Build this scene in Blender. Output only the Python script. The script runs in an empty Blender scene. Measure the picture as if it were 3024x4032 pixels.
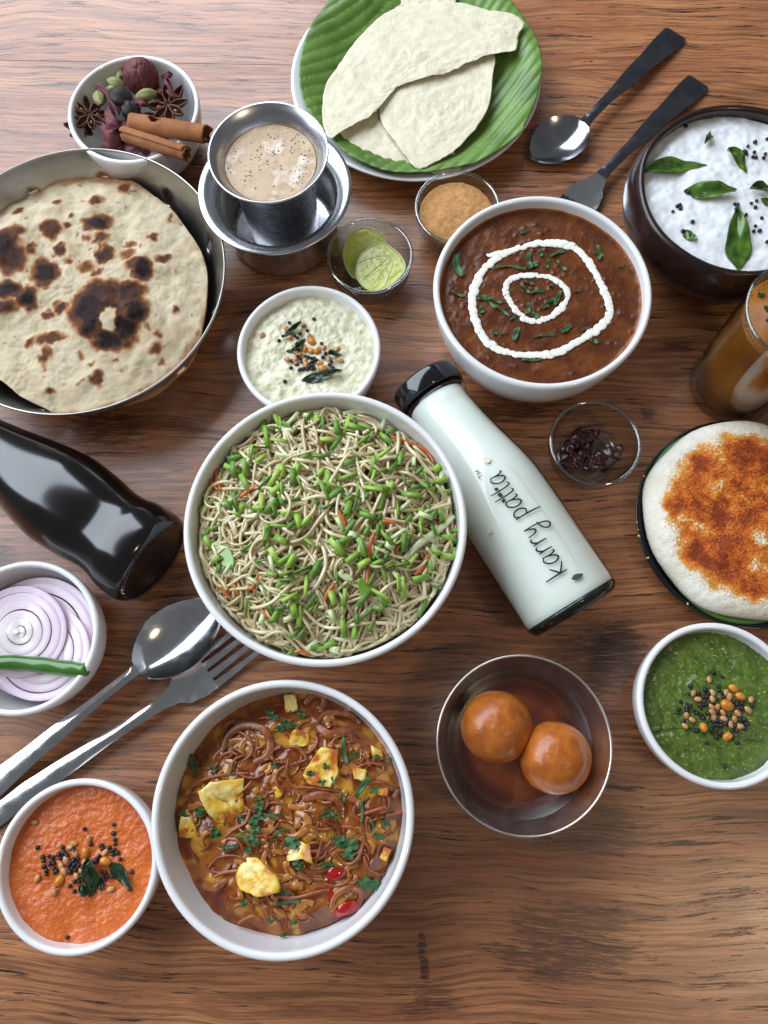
import bpy, bmesh, math, random
import numpy as np
from math import sin, cos, pi, radians, sqrt
from mathutils import Vector, Matrix, Euler, noise

random.seed(7)
scene = bpy.context.scene
col = scene.collection

# ------------------------------------------------------------------ camera
CAM_H = 0.55
PITCH, TILT = radians(15.5), radians(1.0)
cam_data = bpy.data.cameras.new('camera')
cam = bpy.data.objects.new('camera', cam_data)
col.objects.link(cam)
cam.location = (0, 0, CAM_H)
cam.rotation_euler = (PITCH, TILT, 0)
cam_data.sensor_fit = 'VERTICAL'
cam_data.angle = 2 * math.atan(2016 / 3029.5)
cam_data.clip_start, cam_data.clip_end = 0.02, 60
scene.camera = cam

# ------------------------------------------------------------------ world, lamps, exposure
world = bpy.data.worlds.new('World'); scene.world = world
world.use_nodes = True
wn = world.node_tree
bg = wn.nodes['Background']
bg.inputs[0].default_value = (0.92, 0.96, 1.0, 1)
bg.inputs[1].default_value = 0.14

def area_lamp(name, loc, target, sx, sy, power, color):
    l = bpy.data.lights.new(name, 'AREA'); l.shape = 'RECTANGLE'
    l.size, l.size_y, l.energy, l.color = sx, sy, power, color
    o = bpy.data.objects.new(name, l); col.objects.link(o)
    o.location = loc
    o.rotation_euler = (Vector(target) - Vector(loc)).to_track_quat('-Z', 'Y').to_euler()
    return o
area_lamp('window_light', (-1.3, 1.25, 1.5), (0.0, 0.25, 0.0), 3.8, 1.6, 106.0, (0.80, 0.89, 1.0))
sp = bpy.data.lights.new('ceiling_lamp', 'POINT'); sp.energy = 17.0; sp.color = (1.0, 0.78, 0.52); sp.shadow_soft_size = 0.12
spo = bpy.data.objects.new('ceiling_lamp', sp); col.objects.link(spo); spo.location = (0.95, -0.55, 1.7)

vs = scene.view_settings
vs.view_transform = 'Standard'; vs.look = 'None'; vs.exposure = 0.2; vs.gamma = 1.0
scene.cycles.use_denoising = True
scene.cycles.max_bounces = 10
scene.cycles.transparent_max_bounces = 16
scene.cycles.caustics_refractive = False
scene.cycles.caustics_reflective = True
scene.cycles.blur_glossy = 1.0
scene.cycles.sample_clamp_indirect = 6.0

# ------------------------------------------------------------------ measuring helpers
RM = Euler((PITCH, TILT, 0)).to_matrix()
CROP = {'A': (0, 150, .678), 'B': (750, 300, .5726), 'C': (1100, 0, .663), 'D': (1950, 0, .6474), 'E': (1650, 700, .6028),
        'F': (900, 1100, .3918), 'G': (680, 1500, .7233), 'H': (1550, 1400, .6329), 'I': (0, 1550, .6329), 'J': (550, 2600, .6932),
        'K': (0, 2950, .4219), 'L': (1650, 2500, .5123), 'M': (2400, 1000, .3761), 'N': (2400, 1550, .4522), 'O': (2400, 2350, .4068),
        'V': (0, 0, 1.8228), 'Q': (1500, 3000, .9186)}

def at(c, x, y, z=0.0):
    """a point read off one of the survey pictures, at height z above the table"""
    ox, oy, s = CROP[c]
    d = RM @ Vector(((ox + x * s - 1512) / 3029.5, -(oy + y * s - 2016) / 3029.5, -1))
    k = (CAM_H - z) / -d.z
    return Vector((d.x * k, d.y * k, z))

def on(c, x, y, zf):
    p = at(c, x, y, 0.03)
    for _ in range(6):
        p = at(c, x, y, zf(p.x, p.y))
    return p

def lin(r, g, b):
    f = lambda v: (v / 255 / 12.92) if v / 255 <= .04045 else ((v / 255 + .055) / 1.055) ** 2.4
    return (f(r), f(g), f(b))

def nz(x, y, z=0.0, s=1.0):
    return noise.noise(Vector((x * s, y * s, z * s)))

def fbm(x, y, s, o=4, z=0.0):
    return noise.fractal(Vector((x * s, y * s, z)), 1.0, 2.0, o)

def mix3(a, b, t):
    t = max(0, min(1, t)); return tuple(a[i] * (1 - t) + b[i] * t for i in range(3))

def sstep(a, b, x):
    t = max(0, min(1, (x - a) / (b - a))); return t * t * (3 - 2 * t)

# ------------------------------------------------------------------ object helpers
def tag(o, label=None, cat=None, group=None, kind=None):
    if label: o['label'] = label
    if cat: o['category'] = cat
    if group: o['group'] = group
    if kind: o['kind'] = kind
    return o

def empty(name, loc, label=None, cat=None, group=None):
    o = bpy.data.objects.new(name, None); col.objects.link(o)
    o.location = loc; o.empty_display_size = 0.01
    return tag(o, label, cat, group)

def mesh_from(name, verts, faces, mat=None, smooth=True):
    me = bpy.data.meshes.new(name)
    me.from_pydata([tuple(v) for v in verts], [], faces); me.update()
    if mat: me.materials.append(mat)
    if smooth: me.polygons.foreach_set('use_smooth', [True] * len(me.polygons))
    return me

def mk(name, verts, faces, mat, parent=None, smooth=True, colors=None):
    """one mesh object from world-space verts; its origin goes to the middle of its base (or to its parent's)"""
    if parent is not None:
        base = parent.location.copy()
        if parent.parent is not None: base = base + parent.parent.location
    else:
        xs = [v[0] for v in verts]; ys = [v[1] for v in verts]
        base = Vector(((min(xs) + max(xs)) / 2, (min(ys) + max(ys)) / 2, min(v[2] for v in verts)))
    me = mesh_from(name, [Vector(v) - base for v in verts], faces, mat, smooth)
    if colors is not None:
        a = me.color_attributes.new('Col', 'FLOAT_COLOR', 'POINT')
        a.data.foreach_set('color', np.array([(c[0], c[1], c[2], 1.0) for c in colors], dtype=np.float32).ravel())
    o = bpy.data.objects.new(name, me); col.objects.link(o)
    if parent is not None: o.parent = parent
    else: o.location = base
    return o

def inst(name, me, loc, rot=(0, 0, 0), scale=(1, 1, 1), label=None, cat=None, group=None, parent=None):
    o = bpy.data.objects.new(name, me); col.objects.link(o)
    o.location = loc; o.rotation_euler = rot; o.scale = scale
    if parent is not None: o.parent = parent
    return tag(o, label, cat, group)

def solid(o, t, off=0):
    m = o.modifiers.new('thickness', 'SOLIDIFY'); m.thickness = t; m.offset = off; return o

def bevel(o, w, seg=2):
    m = o.modifiers.new('bevel', 'BEVEL'); m.width = w; m.segments = seg; m.limit_method = 'ANGLE'; m.angle_limit = radians(35); return o

def lathe(prof, seg=72, mat4=None, wob=None):
    """revolve (r, z) pairs round the local z axis; ends on the axis are closed"""
    vs_, fs, rows = [], [], []
    for r, z in prof:
        if r < 1e-6:
            rows.append([len(vs_)]); vs_.append(Vector((0, 0, z)))
        else:
            row = []
            for i in range(seg):
                a = 2 * pi * i / seg
                k = 1 + (wob(a, z) if wob else 0)
                row.append(len(vs_)); vs_.append(Vector((r * k * cos(a), r * k * sin(a), z)))
            rows.append(row)
    for A, B in zip(rows, rows[1:]):
        for i in range(seg):
            j = (i + 1) % seg
            if len(A) == 1 and len(B) == 1: continue
            if len(A) == 1: fs.append((A[0], B[j], B[i]))
            elif len(B) == 1: fs.append((A[i], A[j], B[0]))
            else: fs.append((A[i], A[j], B[j], B[i]))
    if mat4 is not None: vs_ = [mat4 @ v for v in vs_]
    return vs_, fs

def shift(verts, d): d = Vector(d); return [Vector(v) + d for v in verts]

def smooth_path(pts, n=8, closed=False):
    """Catmull-Rom through the points"""
    P = [Vector(p) for p in pts]; out = []
    m = len(P); rng = range(m if closed else m - 1)
    for i in rng:
        if closed: a, b, c, d = P[i - 1], P[i], P[(i + 1) % m], P[(i + 2) % m]
        else: a, b, c, d = P[max(i - 1, 0)], P[i], P[i + 1], P[min(i + 2, m - 1)]
        for k in range(n):
            t = k / n
            out.append(.5 * ((2 * b) + (c - a) * t + (2 * a - 5 * b + 4 * c - d) * t * t + (3 * b - a - 3 * c + d) * t ** 3))
    if not closed: out.append(P[-1])
    return out

def tube(path, rad, seg=8, flat=1.0, closed=False, cap=True):
    """sweep a round (or flattened) section along a path; rad is a number or a function of 0..1"""
    n = len(path); vs_, fs = [], []
    up = Vector((0, 0, 1))
    for i, p in enumerate(path):
        t = (path[(i + 1) % n] - path[i - 1]) if (closed or 0 < i < n - 1) else (path[1] - path[0] if i == 0 else path[-1] - path[-2])
        if t.length < 1e-9: t = Vector((1, 0, 0))
        t.normalize()
        s = t.cross(up)
        if s.length < 1e-4: s = Vector((1, 0, 0))
        s.normalize(); w = s.cross(t)
        r = rad(i / max(1, n - 1)) if callable(rad) else rad
        for k in range(seg):
            a = 2 * pi * k / seg
            vs_.append(p + s * (r * cos(a)) + w * (r * flat * sin(a)))
    m = n if closed else n - 1
    for i in range(m):
        for k in range(seg):
            a = i * seg + k; b = i * seg + (k + 1) % seg
            c = ((i + 1) % n) * seg + (k + 1) % seg; d = ((i + 1) % n) * seg + k
            fs.append((a, b, c, d))
    if cap and not closed:
        fs.append(tuple(range(seg - 1, -1, -1))); fs.append(tuple((n - 1) * seg + k for k in range(seg)))
    return vs_, fs

def disc_food(name, cx, cy, r, zf, mat, rings=60, segs=200, colf=None, depth=0.012, parent=None, power=1.0):
    """a filling with its own relief: heightfield top closed by a shallow underside"""
    vs_ = [Vector((cx, cy, zf(cx, cy)))]; fs = []
    for i in range(1, rings + 1):
        q = r * (i / rings) ** power
        for k in range(segs):
            a = 2 * pi * k / segs
            x, y = cx + q * cos(a), cy + q * sin(a)
            vs_.append(Vector((x, y, zf(x, y))))
    for k in range(segs): fs.append((0, 1 + k, 1 + (k + 1) % segs))
    for i in range(rings - 1):
        for k in range(segs):
            a = 1 + i * segs + k; b = 1 + i * segs + (k + 1) % segs
            fs.append((a, a + segs, b + segs, b))
    n0 = len(vs_); zb = min(v.z for v in vs_) - depth
    for k in range(segs):
        a = 2 * pi * k / segs; vs_.append(Vector((cx + .86 * r * cos(a), cy + .86 * r * sin(a), zb)))
    vs_.append(Vector((cx, cy, zb)))
    L0 = 1 + (rings - 1) * segs
    for k in range(segs):
        j = (k + 1) % segs
        fs.append((L0 + k, n0 + k, n0 + j, L0 + j)); fs.append((n0 + k, len(vs_) - 1, n0 + j))
    cols = [colf(v.x, v.y, v.z) for v in vs_] if colf else None
    return mk(name, vs_, fs, mat, parent, True, cols)

def patch(name, outline, zf, mat, rings=20, thick=0.0, parent=None, colf=None, sub=3, taper=1.0, center=None, jitter=0.0):
    """a sheet or slab inside an outline (x, y); zf gives its upper surface, thick closes it below"""
    pts = smooth_path([Vector((p[0], p[1], 0)) for p in outline], sub, True)
    if jitter: pts = [p + Vector((nz(p.x, p.y, 1.3, 300), nz(p.x, p.y, 7.7, 300), 0)) * jitter for p in pts]
    n = len(pts)
    c = Vector((sum(p.x for p in pts) / n, sum(p.y for p in pts) / n, 0)) if center is None else Vector((center[0], center[1], 0))
    vs_ = [Vector((c.x, c.y, zf(c.x, c.y)))]; fs = []
    for i in range(1, rings + 1):
        for p in pts:
            q = c.lerp(p, i / rings); vs_.append(Vector((q.x, q.y, zf(q.x, q.y))))
    for k in range(n): fs.append((0, 1 + k, 1 + (k + 1) % n))
    for i in range(rings - 1):
        for k in range(n):
            a = 1 + i * n + k; b = 1 + i * n + (k + 1) % n
            fs.append((a, a + n, b + n, b))
    if thick:
        n0 = len(vs_); L0 = 1 + (rings - 1) * n
        for k in range(n):
            v = vs_[L0 + k]; w = Vector((c.x, c.y, 0)).lerp(Vector((v.x, v.y, 0)), taper)
            vs_.append(Vector((w.x, w.y, v.z - thick)))
        vs_.append(Vector((c.x, c.y, vs_[0].z - thick)))
        for k in range(n):
            j = (k + 1) % n
            fs.append((L0 + k, n0 + k, n0 + j, L0 + j)); fs.append((n0 + k, len(vs_) - 1, n0 + j))
    cols = [colf(v.x, v.y, v.z) for v in vs_] if colf else None
    return mk(name, vs_, fs, mat, parent, True, cols)

# ------------------------------------------------------------------ materials
def M(name, c1, c2=None, nscale=60, lo=.35, hi=.65, rough=.5, metal=0.0, coat=0.0, sss=0.0, sss_c=(1, .4, .2), bump=0.0, bscale=200, bdet=4,
      spec=.5, attr=False, detail=4, stretch=(1, 1, 1), r2=None, trans=0.0, ior=1.45, aniso=0.0, c3=None, n3=400, l3=.6, h3=.7):
    m = bpy.data.materials.new(name); m.use_nodes = True
    nt = m.node_tree; N = nt.nodes; L = nt.links; b = N['Principled BSDF']
    tc = N.new('ShaderNodeTexCoord'); mp = N.new('ShaderNodeMapping'); mp.inputs['Scale'].default_value = stretch
    L.new(tc.outputs['Object'], mp.inputs[0])
    def noise_node(scale, det):
        n = N.new('ShaderNodeTexNoise'); n.inputs['Scale'].default_value = scale; n.inputs['Detail'].default_value = det
        L.new(mp.outputs[0], n.inputs['Vector']); return n
    def ramp(src, l, h):
        r = N.new('ShaderNodeMapRange'); r.inputs[1].default_value = l; r.inputs[2].default_value = h
        L.new(src, r.inputs[0]); return r.outputs[0]
    def mixc(fac, a, bcol):
        x = N.new('ShaderNodeMix'); x.data_type = 'RGBA'
        L.new(fac, x.inputs[0])
        for s, v in ((6, a), (7, bcol)):
            if isinstance(v, tuple): x.inputs[s].default_value = (*v, 1)
            else: L.new(v, x.inputs[s])
        return x.outputs[2]
    cur = tuple(c1)
    if attr:
        at_ = N.new('ShaderNodeAttribute'); at_.attribute_name = 'Col'; cur = at_.outputs['Color']
    fac = None
    if c2 is not None:
        nn = noise_node(nscale, detail); fac = ramp(nn.outputs[0], lo, hi); cur = mixc(fac, cur, tuple(c2))
    if c3 is not None:
        n3n = noise_node(n3, 3); cur = mixc(ramp(n3n.outputs[0], l3, h3), cur, tuple(c3))
    if isinstance(cur, tuple): b.inputs['Base Color'].default_value = (*cur, 1)
    else: L.new(cur, b.inputs['Base Color'])
    b.inputs['Roughness'].default_value = rough
    if r2 is not None:
        rn = noise_node(nscale * 1.7, 5); x = N.new('ShaderNodeMapRange'); x.inputs[1].default_value = .3; x.inputs[2].default_value = .7
        x.inputs[3].default_value = rough; x.inputs[4].default_value = r2
        L.new(rn.outputs[0], x.inputs[0]); L.new(x.outputs[0], b.inputs['Roughness'])
    b.inputs['Metallic'].default_value = metal
    b.inputs['Specular IOR Level'].default_value = spec
    b.inputs['IOR'].default_value = ior
    b.inputs['Coat Weight'].default_value = coat; b.inputs['Coat Roughness'].default_value = .04
    b.inputs['Subsurface Weight'].default_value = sss; b.inputs['Subsurface Radius'].default_value = sss_c; b.inputs['Subsurface Scale'].default_value = .004
    b.inputs['Transmission Weight'].default_value = trans
    b.inputs['Anisotropic'].default_value = aniso
    if bump:
        bn = noise_node(bscale, bdet); bp = N.new('ShaderNodeBump'); bp.inputs['Strength'].default_value = bump; bp.inputs['Distance'].default_value = .001
        L.new(bn.outputs[0], bp.inputs['Height']); L.new(bp.outputs[0], b.inputs['Normal'])
    return m

def glass_mat(name, tint=(.96, .98, .97), edge=(.55, .6, .6), rough=.02, boost=1.0):
    """clear ware: see-through face on, darker and glossier towards its edges"""
    m = bpy.data.materials.new(name); m.use_nodes = True
    nt = m.node_tree; N = nt.nodes; L = nt.links
    N.remove(N['Principled BSDF']); out = N['Material Output']
    tr = N.new('ShaderNodeBsdfTransparent'); gl = N.new('ShaderNodeBsdfGlossy'); gl.inputs['Roughness'].default_value = rough
    lw = N.new('ShaderNodeLayerWeight'); lw.inputs['Blend'].default_value = .5
    pw = N.new('ShaderNodeMath'); pw.operation = 'POWER'; pw.inputs[1].default_value = 3.0; L.new(lw.outputs['Facing'], pw.inputs[0])
    mc = N.new('ShaderNodeMix'); mc.data_type = 'RGBA'; mc.inputs[6].default_value = (*tint, 1); mc.inputs[7].default_value = (*edge, 1)
    L.new(pw.outputs[0], mc.inputs[0]); L.new(mc.outputs[2], tr.inputs[0])
    p5 = N.new('ShaderNodeMath'); p5.operation = 'POWER'; p5.inputs[1].default_value = 5.0; L.new(lw.outputs['Facing'], p5.inputs[0])
    mu = N.new('ShaderNodeMath'); mu.operation = 'MULTIPLY_ADD'; mu.use_clamp = True; mu.inputs[1].default_value = .9; mu.inputs[2].default_value = .042 * boost; L.new(p5.outputs[0], mu.inputs[0])
    mx = N.new('ShaderNodeMixShader'); L.new(mu.outputs[0], mx.inputs[0]); L.new(tr.outputs[0], mx.inputs[1]); L.new(gl.outputs[0], mx.inputs[2])
    L.new(mx.outputs[0], out.inputs[0])
    return m

def wood_mat(marks, name, c_light, c_mid, c_dark, seedv):
    """wood-print laminate: long grain, short dark pores, knots and stains of their own shape"""
    m = bpy.data.materials.new(name); m.use_nodes = True
    nt = m.node_tree; N = nt.nodes; L = nt.links; b = N['Principled BSDF']
    geo = N.new('ShaderNodeNewGeometry')
    rot = N.new('ShaderNodeMapping'); rot.inputs['Rotation'].default_value = (0, 0, radians(1.2)); rot.inputs['Location'].default_value = (seedv, seedv * .7, 0)
    L.new(geo.outputs['Position'], rot.inputs[0])
    # slow warp so that grain lines wander
    wn_ = N.new('ShaderNodeTexNoise'); wn_.inputs['Scale'].default_value = 7; wn_.inputs['Detail'].default_value = 2; L.new(rot.outputs[0], wn_.inputs['Vector'])
    sub = N.new('ShaderNodeVectorMath'); sub.operation = 'SUBTRACT'; sub.inputs[1].default_value = (.5, .5, .5); L.new(wn_.outputs['Color'], sub.inputs[0])
    sc = N.new('ShaderNodeVectorMath'); sc.operation = 'MULTIPLY'; sc.inputs[1].default_value = (.01, .03, 0); L.new(sub.outputs[0], sc.inputs[0])
    add = N.new('ShaderNodeVectorMath'); add.operation = 'ADD'; L.new(rot.outputs[0], add.inputs[0]); L.new(sc.outputs[0], add.inputs[1])
    def st_noise(sx, sy, scale=1.0, det=4, rough=.55, off=0):
        mp = N.new('ShaderNodeMapping'); mp.inputs['Scale'].default_value = (sx, sy, 1); mp.inputs['Location'].default_value = (off, off * 1.7, 0)
        L.new(add.outputs[0], mp.inputs[0])
        n = N.new('ShaderNodeTexNoise'); n.inputs['Scale'].default_value = scale; n.inputs['Detail'].default_value = det; n.inputs['Roughness'].default_value = rough
        L.new(mp.outputs[0], n.inputs['Vector']); return n.outputs[0]
    def ramp(src, l, h, a=0., b_=1.):
        r = N.new('ShaderNodeMapRange'); r.interpolation_type = 'SMOOTHSTEP'
        r.inputs[1].default_value = l; r.inputs[2].default_value = h; r.inputs[3].default_value = a; r.inputs[4].default_value = b_
        L.new(src, r.inputs[0]); return r.outputs[0]
    def mixc(fac, a, bcol):
        x = N.new('ShaderNodeMix'); x.data_type = 'RGBA'; L.new(fac, x.inputs[0])
        for s, v in ((6, a), (7, bcol)):
            if isinstance(v, tuple): x.inputs[s].default_value = (*v, 1)
            else: L.new(v, x.inputs[s])
        return x.outputs[2]
    def math_(op, a, b_):
        x = N.new('ShaderNodeMath'); x.operation = op
        for i, v in enumerate((a, b_)):
            if isinstance(v, (int, float)): x.inputs[i].default_value = v
            else: L.new(v, x.inputs[i])
        return x.outputs[0]
    cur = mixc(ramp(st_noise(5, 60, 1, 6, .65), .32, .70), tuple(c_mid), tuple(c_light))
    cur = mixc(ramp(st_noise(2.2, 8, 1, 3, .5, 3.1), .5, .8, 0, .55), cur, tuple(c_dark))
    cur = mixc(ramp(st_noise(3, 26, 1, 4, .6, 1.1), .52, .72, 0, .5), cur, lin(148, 80, 56))
    cur = mixc(ramp(st_noise(10, 300, 1, 6, .72, 5.3), .46, .58, 0, .75), cur, tuple(v * .48 for v in c_mid))
    fine = st_noise(30, 900, 1, 4, .65, 9.9)
    cur = mixc(ramp(fine, .5, .62, 0, .45), cur, tuple(v * .45 for v in c_mid))
    # short dark pores in two sizes
    pmask = ramp(st_noise(7, 40, 1, 2, .5, 6.1), .36, .46)
    pores = math_('MULTIPLY', ramp(st_noise(11, 200, 1, 6, .72, 2.2), .590, .612), pmask)
    pores2 = ramp(st_noise(24, 430, 1, 5, .7, 7.4), .605, .63, 0, .9)
    pores = math_('MAXIMUM', pores, pores2)
    cur = mixc(math_('MULTIPLY', pores, .95), cur, lin(34, 19, 15))
    speck = ramp(st_noise(60, 900, 1, 4, .7, 12.7), .40, .50, .15, 1)
    # knots and stains
    rag = st_noise(40, 420, 1, 8, .85, 4.4)
    for (px, py, rx, ry, strength) in marks:
        mp = N.new('ShaderNodeMapping'); mp.vector_type = 'POINT'
        mp.inputs['Location'].default_value = (-px / rx, -py / ry, 0); mp.inputs['Scale'].default_value = (1 / rx, 1 / ry, 0)
        L.new(geo.outputs['Position'], mp.inputs[0])
        ln = N.new('ShaderNodeVectorMath'); ln.operation = 'LENGTH'; L.new(mp.outputs[0], ln.inputs[0])
        d = math_('ADD', ln.outputs['Value'], math_('MULTIPLY', math_('SUBTRACT', rag, .5), 5.2))
        cur = mixc(math_('MULTIPLY', ramp(d, 1.06, 1.0, 0, strength * .9), speck), cur, lin(60, 34, 25))
    L.new(cur, b.inputs['Base Color'])
    L.new(ramp(st_noise(4, 12, 1, 3, .6, 8.8), .3, .7, .24, .36), b.inputs['Roughness'])
    b.inputs['Specular IOR Level'].default_value = .7
    bp = N.new('ShaderNodeBump'); bp.inputs['Strength'].default_value = .16; bp.inputs['Distance'].default_value = .0006
    hgt = math_('SUBTRACT', fine, pores)
    L.new(hgt, bp.inputs['Height']); L.new(bp.outputs[0], b.inputs['Normal'])
    return m

m_porc = M('white_porcelain', (.80, .80, .81), rough=.16, coat=.5, bump=.03, bscale=60)
m_steel = M('brushed_steel', (.60, .60, .62), (.50, .50, .52), nscale=40, rough=.24, metal=1, r2=.30, stretch=(1, 1, 8), bump=.008, bscale=300)
m_mirror = M('polished_steel', (.72, .72, .73), (.62, .62, .63), nscale=90, rough=.09, metal=1, r2=.16, bump=.02, bscale=900)
m_bowlsteel = M('bowl_steel', (.78, .77, .76), (.68, .67, .66), nscale=60, rough=.28, metal=1, r2=.38, bump=.02, bscale=700)
m_pan = M('dull_steel', (.50, .48, .45), (.40, .38, .36), nscale=30, rough=.30, metal=1, r2=.42, bump=.02, bscale=600)
m_dark_steel = M('dark_polished_steel', (.22, .22, .25), (.15, .15, .18), nscale=60, rough=.13, metal=1, r2=.24, bump=.03, bscale=700)
m_glass = glass_mat('clear_glass', (.98, .988, .985), (.45, .5, .5), boost=1.6)
m_rimglass = glass_mat('thick_rim_glass', (.86, .89, .88), (.22, .26, .26), boost=4.0)
m_bglass = glass_mat('bottle_glass', (.99, .995, .99), (.9, .93, .91), boost=.9)
m_headsteel = M('dark_reflection_steel', (.38, .38, .40), (.28, .28, .30), nscale=60, rough=.12, metal=1, r2=.2, bump=.02, bscale=700)  # base colour lowered to imitate the dark ceiling mirrored in the spoon bowl
m_black = M('black_enamel', (.006, .006, .008), rough=.12, coat=.6)
m_cola = M('dark_bottle_glass', (.003, .002, .002), rough=.15, spec=.9, bump=.06, bscale=45, bdet=3)
m_shell = M('coconut_shell', lin(45, 25, 22), lin(30, 17, 17), nscale=60, rough=.22, r2=.34, coat=.25, bump=.05, bscale=90, c3=lin(150, 115, 60), n3=95, l3=.715, h3=.735, stretch=(1, 1, 2.6))
m_mustard = M('mustard_seed', (.012, .010, .014), (.03, .022, .025), nscale=400, rough=.38, bump=.2, bscale=1500)
m_lentil = M('fried_lentil', lin(198, 154, 104), lin(166, 108, 66), nscale=260, rough=.35, sss=.15)
m_lentil_o = M('fried_gram', lin(204, 142, 52), lin(182, 108, 36), nscale=220, rough=.28, sss=.2)
m_curryleaf = M('curry_leaf', lin(44, 70, 24), lin(84, 118, 34), nscale=110, rough=.24, coat=.3, bump=.15, bscale=500)
m_darkleaf = M('fried_curry_leaf', lin(24, 44, 26), lin(36, 62, 34), nscale=140, rough=.3, coat=.2, bump=.2, bscale=500)
m_coriander = M('coriander', lin(40, 74, 42), lin(66, 108, 58), nscale=220, rough=.45, bump=.2, bscale=900)

# ================================================================== the table
def mark(c, x, y, rx, ry, s):
    p = at(c, x, y); return (p.x, p.y, rx, ry, s)
marks = [mark('Q', 815, 690, .036, .011, .75), mark('Q', 790, 830, .046, .011, .85), mark('Q', 720, 930, .016, .005, .6), mark('Q', 930, 310, .034, .012, .8),
         mark('Q', 230, 1000, .012, .008, .6), mark('Q', 220, 1060, .02, .005, .6), mark('Q', 1470, 620, .02, .006, .45), mark('Q', 1535, 545, .0075, .0022, .95),
         mark('Q', 175, 790, .0026, .0085, 1.0), mark('Q', 187, 885, .0026, .0085, 1.0),
         mark('L', 1330, 200, .034, .020, .8), mark('L', 1480, 60, .022, .014, .95), mark('H', 760, 350, .034, .007, .9),
         mark('I', 640, 220, .03, .014, .9), mark('I', 900, 170, .04, .006, .7), mark('M', 390, 1660, .006, .005, .9), mark('M', 720, 970, .012, .004, .8), mark('I', 0, 1030, .012, .01, .9)]
sl, sr = at('V', 0, 130), at('V', 1659, 158)
slope = (sr.y - sl.y) / (sr.x - sl.x)
seam = lambda x: sl.y + slope * (x - sl.x)
wood_a = wood_mat(marks, 'wood_laminate', lin(188, 128, 84), lin(146, 92, 60), lin(96, 54, 40), 0.0)
wood_b = wood_mat([], 'wood_laminate_light', lin(192, 132, 88), lin(160, 100, 64), lin(120, 70, 48), 3.7)
table = empty('table_top', (0, 0.2, -0.025)); tag(table, 'brown wood-grain table top under all the dishes', None, None, 'structure')
def plank(y0, y1, mat):
    X = 1.0; g = .00025
    v = []
    for z in (-.025, 0.0):
        v += [Vector((-X, y0(-X) + g, z)), Vector((X, y0(X) + g, z)), Vector((X, y1(X) - g, z)), Vector((-X, y1(-X) - g, z))]
    f = [(3, 2, 1, 0), (4, 5, 6, 7), (0, 1, 5, 4), (1, 2, 6, 5), (2, 3, 7, 6), (3, 0, 4, 7)]
    return mk('plank', v, f, mat, table, False)
plank(lambda x: -.75, seam, wood_a)
plank(seam, lambda x: 1.5, wood_b)

# ================================================================== vessels
def bowl_profile(R, h, t, fr, th=82, lip=None):
    """outer wall up from a foot ring, rounded lip, inner wall down to the middle"""
    th = radians(th); n = 20; k = 1 - cos(th)
    out = [(0, .003), (fr - .005, .003), (fr - .0038, 0), (fr - .0008, 0)]
    for i in range(n + 1):
        a = th * i / n; out.append((fr + (R - fr) * sin(a) / sin(th), .0015 + (h - t * .5 - .0015) * (1 - cos(a)) / k))
    for i in range(1, 8):
        a = pi * i / 8; out.append((R - t / 2 + t / 2 * cos(a), h - t * .5 + t * .5 * sin(a)))
    for i in range(n, -1, -1):
        a = th * i / n; out.append((max(.0, fr - t * .6 + (R - t - fr + t * .6) * sin(a) / sin(th)), .006 + (h - t * .5 - .006) * (1 - cos(a)) / k))
    out.append((0, .006))
    return out

def inner_r(R, h, t, fr, z, th=82):
    th = radians(th); k = 1 - cos(th)
    c = 1 - max(0, min(1, (z - .006) / (h - t * .5 - .006))) * k
    a = math.acos(max(-1, min(1, c)))
    return fr - t * .6 + (R - t - fr + t * .6) * sin(a) / sin(th)

BOWLS = {}
def bowl(key, name, x, y, R, h, label, t=.0042, fr=None, mat=None, th=82, cat='bowl', seg=96, group=None):
    fr = fr or R * .52
    v, f = lathe(bowl_profile(R, h, t, fr, th), seg)
    o = mk(name, shift(v, (x, y, 0)), f, mat or m_porc)
    BOWLS[key] = (x, y, R, h, t, fr, th)
    return tag(o, label, cat, group)
def fill_r(key, z, over=.0012):
    x, y, R, h, t, fr, th = BOWLS[key]; return inner_r(R, h, t, fr, z, th) + over

bowl('noodle', 'serving_bowl', -.0455, .1233, .0897, .082, 'large white porcelain bowl heaped with noodles', t=.0046, fr=.05)
bowl('paneer', 'serving_bowl', -.0677, -.0501, .0771, .072, 'white porcelain bowl of paneer curry with fried onions', t=.0048, fr=.047, th=86)
bowl('dal', 'serving_bowl', .1024, .2944, .0763, .072, 'white porcelain bowl of brown lentil curry with a cream swirl', t=.0046, fr=.040)
bowl('coconut', 'chutney_bowl', -.0636, .2634, .0523, .045, 'small white bowl of coconut chutney touching the noodle bowl', t=.0042, fr=.03)
bowl('orange', 'chutney_bowl', -.1963, -.0821, .0501, .045, 'small white bowl of orange tomato chutney', t=.0042, fr=.03, th=86)
bowl('green', 'chutney_bowl', .2035, .0131, .0515, .045, 'small white bowl of green coriander chutney', t=.0045, fr=.03, th=86)
bowl('onion', 'onion_bowl', -.2465, .0561, .0507, .047, 'small white bowl of sliced onion and a green chilli', t=.0042, fr=.03, th=86)
bowl('spice', 'spice_bowl', -.2084, .4734, .0527, .05, 'small white bowl of whole dried spices', t=.004, fr=.028)
bowl('gulab', 'dessert_bowl', .0791, -.0109, .0552, .045, 'polished steel bowl holding two syrupy fried dumplings', t=.0016, fr=.028, mat=m_bowlsteel, th=74)

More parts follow.
